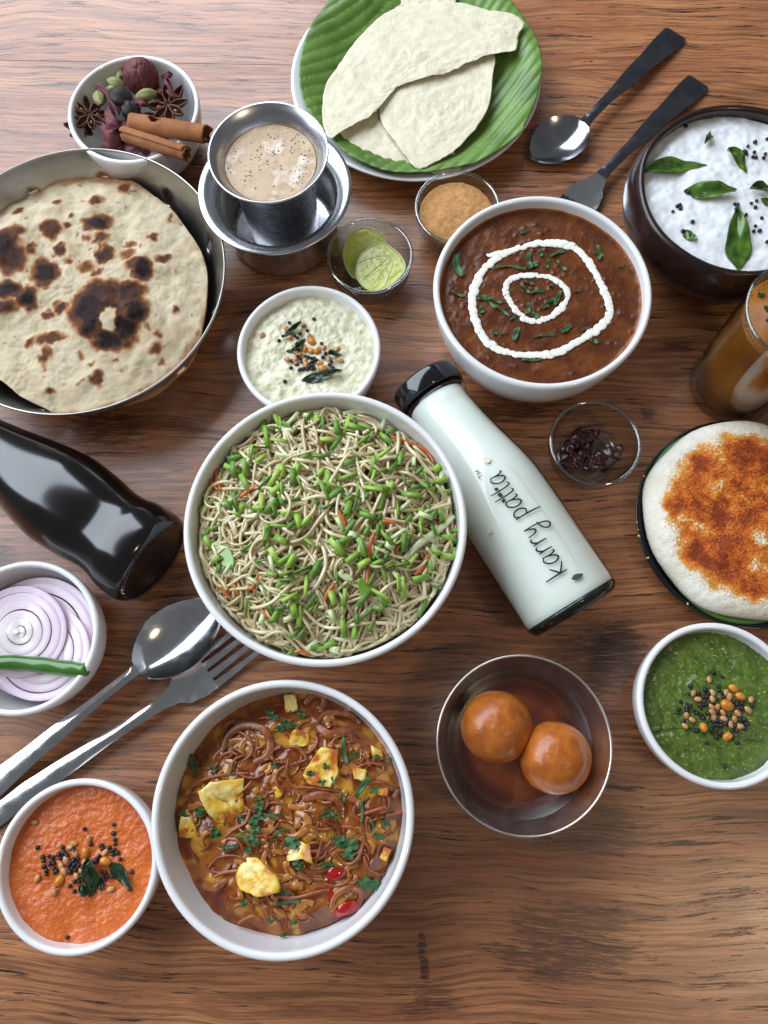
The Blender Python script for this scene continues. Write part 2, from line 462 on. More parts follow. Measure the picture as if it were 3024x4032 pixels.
def glass_bowl(key, x, y, R, label):
    h, t, fr = .034, .0026, R * .62
    v, f = lathe(bowl_profile(R, h, t, fr, 80), 72)
    root = empty('glass_bowl', (x, y, 0), label, 'bowl')
    mk('bowl_wall', shift(v, (x, y, 0)), f, m_glass, root)
    ring = [Vector((x + (R - .0012) * cos(2 * pi * i / 72), y + (R - .0012) * sin(2 * pi * i / 72), h - .0008)) for i in range(72)]
    v, f = tube(ring, .0015, 10, closed=True); mk('rim', v, f, m_rimglass, root)
    foot = [Vector((x + fr * .98 * cos(2 * pi * i / 72), y + fr * .98 * sin(2 * pi * i / 72), .0035)) for i in range(72)]
    v, f = tube(foot, .0016, 10, closed=True); mk('foot_ring', v, f, m_rimglass, root)
    BOWLS[key] = (x, y, R, h, t, fr, 80)
glass_bowl('lime', -.0199, .3479, .0332, 'small clear glass bowl with two lime wedges')
glass_bowl('powder', .0482, .3905, .0334, 'small clear glass bowl of tan spice powder')
glass_bowl('chili', .1411, .1936, .0325, 'small clear glass bowl with dark dried chillies')

# steel tumbler standing in its steel saucer cup
def steel_lathe(name, x, y, prof, label, cat, mat, seg=96):
    v, f = lathe(prof, seg); return tag(mk(name, shift(v, (x, y, 0)), f, mat), label, cat)
dz = [(0, 0), (.040, 0), (.0425, .002), (.0435, .006), (.0445, .030), (.0455, .044), (.048, .0485), (.054, .0518), (.0578, .0535), (.0583, .0550), (.0578, .0560),
      (.053, .0545), (.0478, .0510), (.0452, .0478), (.0438, .043), (.0430, .030), (.042, .006), (.039, .0025), (0, .0025)]
steel_lathe('saucer_cup', -.0915, .3925, dz, 'wide-rimmed steel saucer cup under the coffee tumbler', 'cup', m_steel)
tz = [(0, 0), (.0255, 0), (.0268, .002), (.0272, .006), (.0290, .04), (.0310, .068), (.0330, .078), (.0375, .0865), (.0418, .0912), (.0430, .0928), (.0427, .0940), (.0415, .0934),
      (.0368, .0884), (.0322, .0800), (.0300, .068), (.0280, .04), (.0262, .006), (.025, .003), (0, .003)]
tz = [(r, z * .985 + .0027) for r, z in tz]
steel_lathe('tumbler', -.0900, .3915, tz, 'flared steel tumbler of frothy coffee', 'tumbler', m_steel)

# perforated steel pan
def roti_pan():
    x, y, R, h, r0 = -.2387, .3225, .1119, .050, .088
    seg = 168
    prof = [(0, .001), (r0 * .5, .001), (r0 - .004, .001), (r0, .004)]
    zs = [.010, .016, .0215, .0305, .036, .042, h - .001, h]
    prof += [(r0 + (R - r0) * ((z - .004) / (h - .004)) ** .8, z) for z in zs]
    prof.append((R - .0008, h + .0006))
    v, f = lathe(prof, seg)
    zlo, zhi = .0215, .0305
    def is_hole(face):
        c = sum((v[i] for i in face), Vector()) / len(face)
        if not (zlo < c.z < zhi): return False
        k = int((math.atan2(c.y, c.x) + pi) / (2 * pi) * seg)
        return k % 15 in (4, 5)
    f = [q for q in f if not (len(q) == 4 and is_hole(q))]
    o = mk('pan', shift(v, (x, y, 0)), f, m_pan); solid(o, .0013, 0)
    tag(o, 'round steel pan with square perforations holding the flatbread', 'pan')
roti_pan()

# dinner plate at the back
pr = [(0, .004), (.060, .004), (.063, 0), (.066, 0), (.068, .004), (.085, .010), (.100, .0175), (.1045, .0205), (.1057, .0212), (.1050, .0222), (.1025, .0215), (.088, .0135), (.074, .0085), (.064, .007), (0, .007)]
steel_lathe('dinner_plate', .0173, .5295, pr, 'round white plate lined with banana leaf', 'plate', m_porc)
pb = [(0, .003), (.050, .003), (.052, 0), (.055, 0), (.058, .004), (.070, .008), (.0765, .0122), (.0773, .0131), (.0765, .0138), (.070, .0102), (.056, .0066), (0, .006)]
UX, UY = .2487, .1410
steel_lathe('black_plate', UX, UY, pb, 'round black plate under the orange-dusted rice cake', 'plate', m_black)

# coconut shell bowl
def shell():
    x, y, R, h = .2516, .3778, .0727, .070
    prof = [(0, .001), (.030, .0005), (.040, .003), (.055, .011), (.068, .023), (.0765, .038), (.0785, .048), (.0775, .058), (.0745, .067), (.0733, .0695), (.0712, .0702),
            (.0694, .0690), (.0690, .066), (.0722, .056), (.0725, .047), (.0705, .038), (.062, .023), (.048, .011), (.03, .006), (0, .005)]
    v, f = lathe(prof, 120, wob=lambda a, z: .012 * sin(2 * a + .6) + .006 * sin(3 * a) + .003 * sin(7 * a + 20 * z))
    o = mk('coconut_shell_bowl', shift(v, (x, y, 0)), f, m_shell)
    tag(o, 'polished coconut shell bowl of white curd rice', 'bowl')
    BOWLS['shell'] = (x, y, R, h, .004, .04, 80)
shell()

# ================================================================== small reusable food pieces
def ball_mesh(name, r, mat, sub=2, squash=1.0, lump=0.0):
    bm = bmesh.new(); bmesh.ops.create_icosphere(bm, subdivisions=sub, radius=r)
    for v in bm.verts:
        k = 1 + lump * nz(v.co.x, v.co.y, v.co.z, 1.7 / r)
        v.co = Vector((v.co.x * k, v.co.y * k, v.co.z * k * squash))
    me = bpy.data.meshes.new(name); bm.to_mesh(me); bm.free()
    me.materials.append(mat); me.polygons.foreach_set('use_smooth', [True] * len(me.polygons)); return me
me_seed = ball_mesh('mustard_seed', .00130, m_mustard, 2, .95, .08)
me_lentil = ball_mesh('fried_lentil', .0023, m_lentil, 2, .55, .1)
me_gram = ball_mesh('fried_gram', .0034, m_lentil_o, 3, .8, .12)

def seeds(crop, pts, zf, where, rs=1.0):
    for (x, y) in pts:
        p = on(crop, x, y, zf); s = rs * random.uniform(.82, 1.18)
        inst('mustard_seed', me_seed, p + Vector((0, 0, .0008)), (random.random() * 6, random.random() * 6, 0), (s, s, s),
             'round black mustard seed sprinkled on the ' + where, 'seed', 'mustard seeds on the ' + where)
def lentils(crop, pts, zf, where, me, label, group, base=35.0):
    for q in pts:
        x, y = q[:2]; s = (q[2] / base if len(q) > 2 else 1.0) * random.uniform(.9, 1.1)
        p = on(crop, x, y, zf)
        inst('fried_lentil', me, p + Vector((0, 0, .0009)), (random.uniform(-.4, .4), random.uniform(-.4, .4), random.random() * 6), (s * 1.15, s * .85, s), label, 'lentil', group)

def leaf_geo(p0, p1, width, zf, fold=.4, curl=.0042, lift=.0012, seed=0, n=18, bend=.12):
    """pointed leaf lying along p0-p1, folded along its midrib, edges waving"""
    a, b = Vector((p0.x, p0.y, 0)), Vector((p1.x, p1.y, 0)); d = b - a; Ln = d.length; d.normalize(); s = Vector((-d.y, d.x, 0))
    vs_, fs = [], []; m = 6
    for i in range(n + 1):
        t = i / n
        w = width * .46 * (sin(pi * t ** .85) ** 1.05 if 0 < t < 1 else 0) * (1 - .2 * t) * (1 + .08 * sin(13 * t + seed)) + .0002
        c = a + d * (Ln * t) + s * (bend * Ln * sin(pi * t) * (.5 - (seed % 7) / 6))
        for k in range(-m, m + 1):
            u = k / m
            q = c + s * (w * u)
            z = zf(q.x, q.y) + lift + abs(u) * w * fold + curl * sin(3.1 * t + seed) * (.3 + .7 * u * u) + .0006 * sin(9 * t + 5 * u + seed)
            vs_.append(Vector((q.x, q.y, max(z, zf(q.x, q.y) + .0004))))
    W = 2 * m + 1
    for i in range(n):
        for k in range(2 * m): fs.append((i * W + k, i * W + k + 1, (i + 1) * W + k + 1, (i + 1) * W + k))
    return vs_, fs
def leaves(crop, lst, zf, mat, where, labels, mm=1.0, name='curry_leaf', cat='leaf'):
    for i, (x0, y0, x1, y1, w) in enumerate(lst):
        p0, p1 = on(crop, x0, y0, zf), on(crop, x1, y1, zf)
        px = (p1 - p0).length / max(1, math.hypot(x1 - x0, y1 - y0))
        v, f = leaf_geo(p0, p1, w * px * mm, zf, seed=i * 3 + len(lst))
        o = mk(name, v, f, mat); solid(o, .0004, 0)
        lb = labels[i] if isinstance(labels, (list, tuple)) else labels
        tag(o, lb, cat, 'curry leaves on the ' + where)

def strip_geo(path, w, zf, lift=.0006, twist=0.0):
    """narrow ribbon following the food under it"""
    vs_, fs = [], []; n = len(path)
    for i, p in enumerate(path):
        t = (path[min(i + 1, n - 1)] - path[max(i - 1, 0)]); t.z = 0; t.normalize(); s = Vector((-t.y, t.x, 0))
        ww = w * (.55 + .45 * sin(pi * (i + .6) / (n + .2)))
        for u in (-1, -.4, .4, 1):
            q = p + s * (ww * .5 * u)
            vs_.append(Vector((q.x, q.y, zf(q.x, q.y) + lift + .25 * ww * (u * u if twist > 0 else -u * u * .5) + twist * .0006 * sin(3 * i / n * pi + u))))
    for i in range(n - 1):
        for k in range(3): fs.append((i * 4 + k, i * 4 + k + 1, (i + 1) * 4 + k + 1, (i + 1) * 4 + k))
    return vs_, fs

# ================================================================== coconut chutney
def lumpy(cx, cy, z0, amp, s, rimdip=.0, R=1.0, o=4, broad=.0, bs=30):
    return lambda x, y: z0 + amp * fbm(x + 5.1, y + 2.7, s, o) + broad * fbm(x + 1.7, y, bs, 2) - rimdip * sstep(.7, 1.0, math.hypot(x - cx, y - cy) / R)
x, y, R, h = BOWLS['coconut'][:4]
rc = fill_r('coconut', h - .008)
zf_coco = lumpy(x, y, h - .0065, .0016, 170, .0022, rc, 4, .0016, 40)
m_coco = M('coconut_chutney', lin(226, 221, 196), lin(203, 200, 168), nscale=160, lo=.38, hi=.66, rough=.42, sss=.2, bump=.6, bscale=520, r2=.6, c3=lin(190, 196, 150), n3=700, l3=.66, h3=.74)
tag(disc_food('coconut_chutney', x, y, rc, zf_coco, m_coco, 70, 220), 'grainy cream coconut chutney topped with tempered seeds', 'chutney')
W = 'white coconut chutney'
seeds('F', [(858,402),(611,440),(792,518),(720,551),(662,570),(692,590),(508,622),(547,575),(935,648),(950,788),(975,750),(707,715),(640,825),(735,910),(717,915),(755,905),(797,905),
    (830,795),(860,795),(880,815),(845,830),(820,850),(845,870),(860,900),(840,905),(690,780),(720,800),(735,835),(700,760),(685,860),(628,895),(567,1032),(1015,860),(1035,830),(1047,893),
    (770,780),(800,785),(815,880)], zf_coco, W, 1.15)
lentils('F', [(342,570),(582,500),(755,468),(610,590),(815,575),(960,690),(1090,705),(1120,818),(1005,805),(590,808),(710,755),(665,810),(680,835),(770,825),(775,865),(920,845),(985,925),(665,670)],
    zf_coco, W, me_lentil, 'small tan fried lentil on the ' + W, 'fried lentils on the ' + W)
lentils('F', [(830,625,52),(768,712,42),(830,725,44),(895,725,46),(945,900,54)], zf_coco, W, me_gram, 'large amber fried gram on the ' + W, 'fried grams on the ' + W, 60.0)
leaves('F', [(545,575,735,455,60),(690,730,770,595,75),(580,725,700,730,40),(1005,770,1140,760,70),(730,1020,1140,940,130)], zf_coco, m_darkleaf, W,
    ['thin twisted curry leaf shred on the ' + W, 'dark curry leaf beside the amber gram on the ' + W, 'narrow leaf sliver left of the seed heap on the ' + W, 'short curry leaf under a lentil on the ' + W,
     'longest curry leaf on the ' + W + ', below the seed heap'])

# ================================================================== orange chutney
x, y, R, h = BOWLS['orange'][:4]
rc = fill_r('orange', h - .010)
zf_or = lambda px, py, x=x, y=y, rc=rc: h - .0098 + .0011 * fbm(px, py, 45, 3) + .0004 * fbm(px, py, 300, 3) + .0008 * sin(160 * (px + .35 * py) + 3 * nz(px, py, 0, 40)) * sstep(.02, -.3, (py - y) / rc)
m_or = M('tomato_chutney', lin(202, 104, 42), lin(188, 90, 38), nscale=90, rough=.22, r2=.42, bump=.9, bscale=420, coat=.2, c3=lin(222, 124, 60), n3=600, l3=.6, h3=.7)
tag(disc_food('tomato_chutney', x, y, rc, zf_or, m_or, 80, 240), 'smooth orange tomato chutney topped with seeds and curry leaf', 'chutney')
W = 'orange tomato chutney'
seeds('K', [(1066,703),(1064,785),(1075,842),(1078,885),(950,898),(962,925),(1025,915),(1040,950),(1055,980),(1100,965),(1070,935),(1125,1025),(930,993),(910,1015),(590,912),(850,885),(793,742),(355,915),
    (405,1005),(412,1040),(460,997),(500,1005),(490,1040),(470,1070),(505,1060),(510,1110),(530,1135),(515,1150),(415,1095),(437,1130),(438,1165),(555,980),(570,1015),(600,965),(620,975),(590,950),(630,990),
    (690,935),(700,955),(710,1010),(735,1020),(690,1040),(720,1060),(740,1080),(650,1080),(660,1060),(645,1095),(680,1110),(710,1125),(655,1145),(695,1075),(765,1185),(770,1100),(700,1235),(740,1235),(658,1275),
    (698,1322),(765,1350),(845,1355),(540,1270),(960,1140),(985,1150),(1000,1185),(1050,1190),(1030,1185),(975,1215),(1120,1210),(1232,1145),(1217,1305),(632,1755),(900,1040),(880,1050)], zf_or, W, 1.1)
lentils('K', [(325,680),(835,835),(655,915),(690,880),(705,975),(985,960),(795,1060),(620,1035),(575,1090),(600,1140),(770,1130),(715,1180),(350,1205),(510,1340),(1040,1305)], zf_or, W, me_lentil,
    'small tan fried lentil on the ' + W, 'fried lentils on the ' + W, 33.0)
lentils('K', [(805,965,56),(990,1045,54),(560,1225,58)], zf_or, W, me_gram, 'large amber fried gram on the ' + W, 'fried grams on the ' + W, 62.0)
leaves('K', [(1025,1050,1240,1280,150),(840,1010,870,1350,190),(890,1190,965,1310,100),(760,1260,900,1330,100)], zf_or, m_darkleaf, W,
    ['curry leaf with its tip at a lone seed on the ' + W, 'widest dark curry leaf on the ' + W, 'small curry leaf crossing the widest leaf on the ' + W, 'lower curry leaf under the widest leaf on the ' + W], 1.0)

# ================================================================== green chutney
x, y, R, h = BOWLS['green'][:4]
rc = fill_r('green', h - .009)
zf_gr = lambda px, py, x=x, y=y, rc=rc: (.045 - .0085 + .0022 * fbm(px + 3, py, 38, 3) + .0012 * abs(nz(px, py, 2, 60)) + .0007 * fbm(px, py, 260, 3)
    - .0016 * math.exp(-((py - y + .020 + .004 * sin(60 * px)) / .0012) ** 2) - .002 * sstep(.8, 1, math.hypot(px - x, py - y) / rc))
m_gr = M('coriander_chutney', lin(86, 108, 36), lin(60, 82, 23), nscale=120, rough=.2, r2=.4, bump=.8, bscale=380, coat=.25, c3=lin(134, 152, 70), n3=520, l3=.6, h3=.72)
tag(disc_food('coriander_chutney', x, y, rc, zf_gr, m_gr, 80, 240), 'glossy green coriander chutney topped with seeds and gram', 'chutney')
W = 'green coriander chutney'
seeds('O', [(1000,735),(1085,770),(777,865),(763,940),(857,935),(680,1012),(670,1090),(655,1125),(740,1040),(745,1070),(775,1050),(745,1095),(920,900),(955,940),(910,970),(935,965),(915,1015),(900,1045),(930,1040),
    (880,1075),(870,1050),(1050,870),(1055,905),(1085,935),(1095,970),(1030,990),(990,1025),(950,1125),(1035,1120),(885,1140),(900,1175),(815,1100),(840,1125),(815,1290),(835,1295),(715,1205),(1000,1210),(1030,1200),
    (1020,1240),(990,1255),(985,1290),(1050,1245),(1075,1215),(1080,1245),(1110,1230),(1130,1220),(1155,1150),(1200,1010),(1230,1040),(1275,1030),(1255,1060),(1270,1080),(1240,1080),(1375,1055),(1255,1190),(1300,1190),
    (1310,1230),(1300,1270),(1330,1230),(1180,1300),(1230,1295),(1215,1250),(1065,1320),(1030,1362),(940,1415),(1230,1412),(1105,1635)], zf_gr, W, 1.15)
lentils('O', [(960,800),(805,935),(850,990),(990,930),(990,985),(1155,970),(1125,925),(1365,995),(985,1065),(990,1120),(1040,1070),(1095,1120),(1005,1165),(1100,1180),(1205,1185),(1235,1125),(1335,1095),(740,1150),
    (795,1190),(725,1245),(1170,1235),(1255,1255)], zf_gr, W, me_lentil, 'small tan fried lentil on the ' + W, 'fried lentils on the ' + W)
lentils('O', [(1195,888,52),(1262,965,60),(1130,1048,66),(905,1265,50),(1135,1350,54)], zf_gr, W, me_gram, 'large amber fried gram on the ' + W, 'fried grams on the ' + W, 62.0)

# ================================================================== curd rice
x, y, R, h = BOWLS['shell'][:4]
def zf_curd(px, py, x=x, y=y):
    d = math.hypot(px - x, py - y)
    cell = noise.voronoi(Vector((px * 190, py * 190, .3)))[0][0]
    return .0610 + .0012 * (1 - (d / .07) ** 2) + .0012 * fbm(px, py, 60, 3) + .0011 * (.5 - cell) * (0.5 + 0.9 * max(0, nz(px, py, 4, 45) + .3)) - .001 * sstep(.8, 1, d / .069)
m_curd = M('curd_rice', lin(238, 240, 242), lin(222, 226, 230), nscale=130, rough=.2, r2=.34, sss=.25, sss_c=(1, .9, .8), bump=.25, bscale=500, coat=.3)
tag(disc_food('curd_rice', x, y, .0705, zf_curd, m_curd, 90, 260), 'wet white curd rice with curry leaves in the coconut shell', 'rice')
W = 'white curd rice'
seeds('D', [(1160,772),(980,848),(1520,930),(1535,893),(1578,868),(1650,850),(1573,930),(1565,958),(1582,962),(1630,965),(1640,940),(1512,925),(1526,940),(1105,1258),(1120,1252),(1125,1272),(1078,1290),(1198,1352),(1455,1245),
    (1470,1250),(1462,1275),(1480,1278),(1470,1262),(1555,1240),(1587,1225),(1580,1265),(1523,1310),(1512,1325),(1495,1335),(1618,1330),(1580,1378),(1570,1410),(1605,1407),(1650,1475),(1140,1410),(1158,1165),(1170,1175),
    (1700,900),(1720,960),(1700,1350),(1760,1250)], zf_curd, W, 1.1)
leaves('D', [(895,1065,1285,1005,150),(1150,1160,1450,1180,170),(1400,930,1530,1055,95),(1480,1650,1455,1280,190),(1265,890,1305,800,45),(1140,1400,1215,1480,75),(1540,1160,1700,1150,90),(1615,1210,1720,1270,80)],
    zf_curd, m_curryleaf, W, ['curled glossy curry leaf reaching the shell rim on the ' + W, 'broad glossy curry leaf lying flat in the middle of the ' + W, 'small diamond curry leaf on the ' + W,
    'long upright pointed curry leaf on the ' + W, 'thin dark leaf shred alone on the ' + W, 'small folded leaf scrap with a seed at its end on the ' + W, 'curry leaf cut by the picture edge on the ' + W,
    'leaf tip just under the edge leaf on the ' + W], .86)

# ================================================================== lentil curry with cream
x, y, R, h = BOWLS['dal'][:4]
rc = fill_r('dal', h - .0085)
def zf_dal(px, py, x=x, y=y, rc=rc):
    d = math.hypot(px - x, py - y)
    cell = noise.voronoi(Vector((px * 150, py * 150, 1.3)))[0][0]
    lump = max(0, .34 - cell) * .0045 * sstep(.05, .3, nz(px, py, 3, 35) + .15)
    return .0635 - .0004 + lump + .0005 * fbm(px, py, 120, 3) + .0010 * sstep(.94, 1.0, d / rc)
def col_dal(px, py, pz, x=x, y=y, rc=rc):
    d = math.hypot(px - x, py - y) / rc
    c = mix3(lin(106, 57, 24), lin(80, 39, 18), .5 + 1.2 * fbm(px, py, 60, 3))
    cell = noise.voronoi(Vector((px * 150, py * 150, 1.3)))[0][0]
    c = mix3(c, lin(66, 28, 26), sstep(.32, .1, cell) * sstep(.0, .3, nz(px, py, 3, 35) + .15) * .8)
    return mix3(c, lin(168, 92, 22), sstep(.955, .99, d))
m_dal = M('lentil_curry', (0, 0, 0), None, attr=True, rough=.3, bump=.3, bscale=520, spec=.4, c3=lin(150, 74, 30), n3=800, l3=.63, h3=.72)
tag(disc_food('lentil_curry', x, y, rc, zf_dal, m_dal, 110, 300, col_dal), 'thick brown black-lentil curry under cream and coriander', 'curry')
m_cream = M('cream', lin(246, 242, 228), rough=.2, sss=.2, sss_c=(1, .9, .7), coat=.3)
def cream(name, pts, w0, closed, label, sd):
    P = [on('E', a, b, zf_dal) for a, b in pts]
    P = [P[i] if (not closed and i in (0, len(P) - 1)) else (P[i - 1] + 2 * P[i] + P[(i + 1) % len(P)]) / 4 for i in range(len(P))]
    path = smooth_path(P, 14, closed)
    nb = len(pts) * 2.1
    rr = lambda t: w0 * (.90 + .16 * abs(sin(nb * t * pi * .4 + 4.5 * nz(t * 13, sd + 4))) + .55 * nz(t * 14, sd)) * (min(1, .35 + t * 14) if not closed else 1)
    path = [p + Vector((nz(i * .22, sd) * .0016, nz(i * .22, sd + 9) * .0016, .0006)) for i, p in enumerate(path)]
    v, f = tube(path, rr, 14, .24, closed)
    tag(mk(name, v, f, m_cream), label, 'cream')
cream('cream_swirl', [(440,505),(500,512),(560,500),(640,465),(740,432),(840,420),(960,445),(1015,445),(1075,510),(1130,585),(1175,665),(1205,740),(1235,800),(1252,860),(1240,925),(1185,985),(1100,1030),(1010,1090),(930,1135),(860,1165),
    (780,1160),(680,1165),(600,1150),(510,1130),(440,1080),(390,1010),(370,930),(345,860),(340,780),(370,700),(400,620),(450,565),(530,515)], .0027, False, 'outer ring of white cream on the brown lentil curry', 1.0)
cream('cream_swirl', [(640,650),(740,632),(850,645),(920,680),(970,740),(985,780),(930,860),(870,910),(800,940),(720,945),(680,920),(640,880),(605,830),(560,770),(560,700),(600,655)], .0021, True,
    'small inner ring of white cream on the brown lentil curry', 4.0)
m_dalherb = m_coriander
for (x0, y0, x1, y1, w) in [(240,500,285,650,50),(475,600,695,605,18),(720,490,735,600,30),(710,590,775,570,40),(840,600,845,540,25),(850,520,950,485,28),(900,545,965,610,22),(1160,445,1170,545,30),(1130,490,1205,520,20),
        (1295,585,1345,573,12),(670,700,720,760,20),(720,760,815,745,25),(690,680,750,695,22),(845,712,880,705,15),(925,740,880,840,30),(1010,742,1060,740,15),(830,820,900,800,30),(380,790,470,790,40),(400,840,410,890,30),
        (460,790,545,820,20),(490,835,590,910,18),(590,930,640,900,20),(690,880,790,915,35),(710,820,720,890,22),(650,980,615,1070,40),(745,1045,890,1030,18),(925,1010,990,965,40),(1060,1000,1110,990,20),(470,1015,515,1020,20),
        (530,1020,570,1015,15),(670,1190,800,1190,28),(1120,1060,1170,1080,35),(210,740,305,775,20),(345,570,365,575,14),(780,480,800,520,25),(660,365,710,345,22),(420,770,500,860,22),(740,880,760,930,18),(800,860,850,840,18)]:
    p0, p1 = on('E', x0, y0, zf_dal), on('E', x1, y1, zf_dal); px = (p1 - p0).length / math.hypot(x1 - x0, y1 - y0)
    mid = (p0 + p1) / 2 + Vector((random.uniform(-1, 1), random.uniform(-1, 1), 0)) * (p1 - p0).length * .14
    v, f = strip_geo(smooth_path([p0, mid, p1], 5), max(.0010, w * px * .8), zf_dal, .0008, 1.0)
    tag(solid(mk('coriander_shred', v, f, m_coriander), .0003), 'shredded green coriander leaf on the brown lentil curry', 'herb', 'coriander shreds on the lentil curry')

# ================================================================== flatbread
m_roti = M('flatbread', (0, 0, 0), None, attr=True, rough=.75, bump=.5, bscale=330, spec=.25)
SP = [(570,1080,85,50,1),(610,1265,60,55,.9),(590,1175,55,35,.6),(505,1160,35,30,.5),(760,1200,40,22,.5),(750,1260,50,40,.45),(840,1360,60,70,1),(790,1330,60,40,.6),(530,1590,115,130,1),(640,1620,130,120,.9),(600,1500,150,85,.85),(760,1500,100,75,.85),
      (800,1600,75,90,1),(740,1700,80,80,.95),(650,1770,110,65,1),(540,1690,75,80,.9),(270,1370,80,90,.95),(300,1110,65,55,.7),(350,1240,40,40,.85),(110,1010,30,35,.7),(120,1140,50,35,.6),(40,1220,90,100,.9),(80,1290,90,100,.85),
      (60,1480,90,55,1),(170,1520,60,70,.95),(40,1580,80,40,.8),(360,1580,45,45,.8),(300,1750,100,38,.7),(270,1850,45,60,.6),(180,1770,35,35,.6),(570,1980,40,50,.75),(720,860,35,50,.65),(560,950,45,35,.65),(890,1160,40,30,.7),
      (950,1290,50,30,.75),(1020,1570,28,28,.6),(990,1030,20,30,.6),(900,1800,40,35,.55),(940,1870,25,25,.5),(920,1720,30,25,.5),(420,1035,25,25,.6),(390,1095,25,25,.6),(190,1240,30,35,.6),(330,955,25,20,.6),(285,2045,40,20,.6),
      (800,2035,30,15,.5),(410,1300,25,20,.5),(500,1340,60,40,.45),(570,1380,35,25,.5),(285,1620,45,25,.6),(475,1845,25,35,.45),(870,1690,30,20,.45),(1060,1840,15,30,.5),(540,1900,25,15,.5),(675,1880,15,15,.5),(1130,1680,15,15,.5),
      (30,885,20,15,.5),(-120,1200,60,50,.8),(-180,1500,70,60,.9),(-90,1750,50,40,.6)]
ZR = .036
rspots = []
for (a, b, rx, ry, s) in SP:
    p = at('A', a, b, ZR); q = at('A', a + rx, b, ZR); w = at('A', a, b + ry, ZR)
    rspots.append((p.x, p.y, (q - p).length * 1.02, (w - p).length * 1.02, s))
ph = at('A', 655, 1660, ZR); pe = at('A', 715, 1660, ZR); hole = (ph.x, ph.y, (pe - ph).length * .78)
rcx, rcy = -.2437, .3205
for _ in range(110):
    a, q = random.random() * 6.28, sqrt(random.random()) * .096
    r = random.uniform(.0008, .0022); rspots.append((rcx + q * cos(a), rcy + q * sin(a), r, r * random.uniform(.7, 1.2), random.uniform(.2, .5)))
RS = np.array(rspots)
bubbles = [(a, b, max(rx, ry)) for (a, b, rx, ry, s) in rspots[:58] if s > .55]
def zf_roti(px, py):
    d = math.hypot(px - rcx, py - rcy) / .1
    z = ZR + .003 * fbm(px, py, 28, 3) + .0016 * fbm(px + 3, py, 75, 3) + .0003 * fbm(px, py, 400, 2) - .006 * sstep(.75, 1.05, d)
    for (a, b, r) in bubbles:
        e = ((px - a) ** 2 + (py - b) ** 2) / (r * r * 1.7)
        if e < 4: z += min(.0024, r * .28) * math.exp(-e)
    return z
def col_roti(px, py, pz):
    w = .0032
    jx = px + w * fbm(px, py, 130, 3); jy = py + w * fbm(px + 9, py + 4, 130, 3)
    dx = (jx - RS[:, 0]) / RS[:, 2]; dy = (jy - RS[:, 1]) / RS[:, 3]
    e = np.sqrt(dx * dx + dy * dy)
    v = float(np.max(RS[:, 4] * np.clip((1.32 - e) / .85, 0, 1)))
    hx = math.hypot((jx - hole[0]) / hole[2], (jy - hole[1]) / (hole[2] * 1.75)); v *= sstep(.7, 1.25, hx) * .9 + .1
    v += .10 * fbm(px, py, 70, 4)
    c = mix3(lin(204, 190, 162), lin(182, 164, 132), .45 + .9 * fbm(px, py, 55, 4))
    c = mix3(c, lin(158, 106, 64), sstep(.10, .40, v)); c = mix3(c, lin(86, 50, 32), sstep(.30, .60, v)); c = mix3(c, lin(34, 20, 20), sstep(.66, .95, v))
    d = math.hypot(px - rcx, py - rcy) / .1
    return mix3(c, lin(150, 96, 52), sstep(.97, 1.02, d + .03 * fbm(px, py, 90, 3)) * .8)
ro = [(0,760),(60,740),(250,730),(480,755),(680,800),(800,840),(900,910),(1000,990),(1090,1110),(1160,1220),(1195,1340),(1195,1480),(1180,1620),(1120,1820),(1000,1960),(850,2080),(600,2140),(350,2175),(230,2130),(120,2080),(60,2030),
      (0,1985),(-150,1900),(-280,1700),(-320,1400),(-280,1100),(-150,880)]
ro = [at('A', a, b, .034) for a, b in ro]
tag(patch('flatbread', ro, zf_roti, m_roti, 120, .0035, None, col_roti, 13, .995, (rcx, rcy)), 'round charred flatbread lying in the steel pan', 'flatbread')

# ================================================================== banana leaf and papads
m_bleaf = M('banana_leaf', (0, 0, 0), None, attr=True, rough=.34, r2=.46, nscale=30, bump=.12, bscale=240, coat=.1)
va = radians(33)
def vein(px, py):
    a = va + .15 * sin((px - .02) * 9)
    return (-px * sin(a) + py * cos(a)) / .0105
def zf_leaf(px, py):
    d = math.hypot(px - .0173, py - .5295)
    z = .0105 + .0135 * sstep(.06, .103, d) - .004 * sstep(.105, .125, d)
    q = vein(px, py); q = q - math.floor(q)
    return z + .0018 + .0009 * abs(sin(pi * q)) + .0012 * fbm(px, py, 22, 2)
def col_leaf(px, py, pz):
    q = vein(px, py); q = q - math.floor(q)
    c = mix3(lin(76, 108, 36), lin(102, 136, 56), .5 + fbm(px, py, 30, 3) + sstep(-.05, .1, px) * .35)
    c = mix3(c, lin(150, 182, 104), .55 * sstep(.10, .0, min(q, 1 - q)))
    f = (q * 9) % 1
    return mix3(c, lin(76, 108, 34), .25 * sstep(.3, .0, abs(f - .5)))
lo = [(330,0),(200,160),(135,330),(120,480),(145,620),(210,720),(300,820),(400,930),(560,1010),(700,1045),(880,1040),(1000,1022),(1170,985),(1330,890),(1450,795),(1448,770),(1510,640),(1545,500),(1555,400),(1530,270),(1480,170),(1390,50),(1330,-30),
      (1200,-120),(840,-190),(500,-140)]
lo = [at('C', a, b, .022) for a, b in lo]
tag(solid(patch('banana_leaf', lo, zf_leaf, m_bleaf, 80, 0, None, col_leaf, 9), .0006), 'bright green ribbed banana leaf lining the white plate', 'leaf')
m_papad = M('papad', lin(234, 226, 198), lin(218, 208, 178), nscale=120, lo=.3, hi=.7, rough=.6, bump=.5, bscale=420, spec=.3, sss=.1, sss_c=(1, .9, .6))
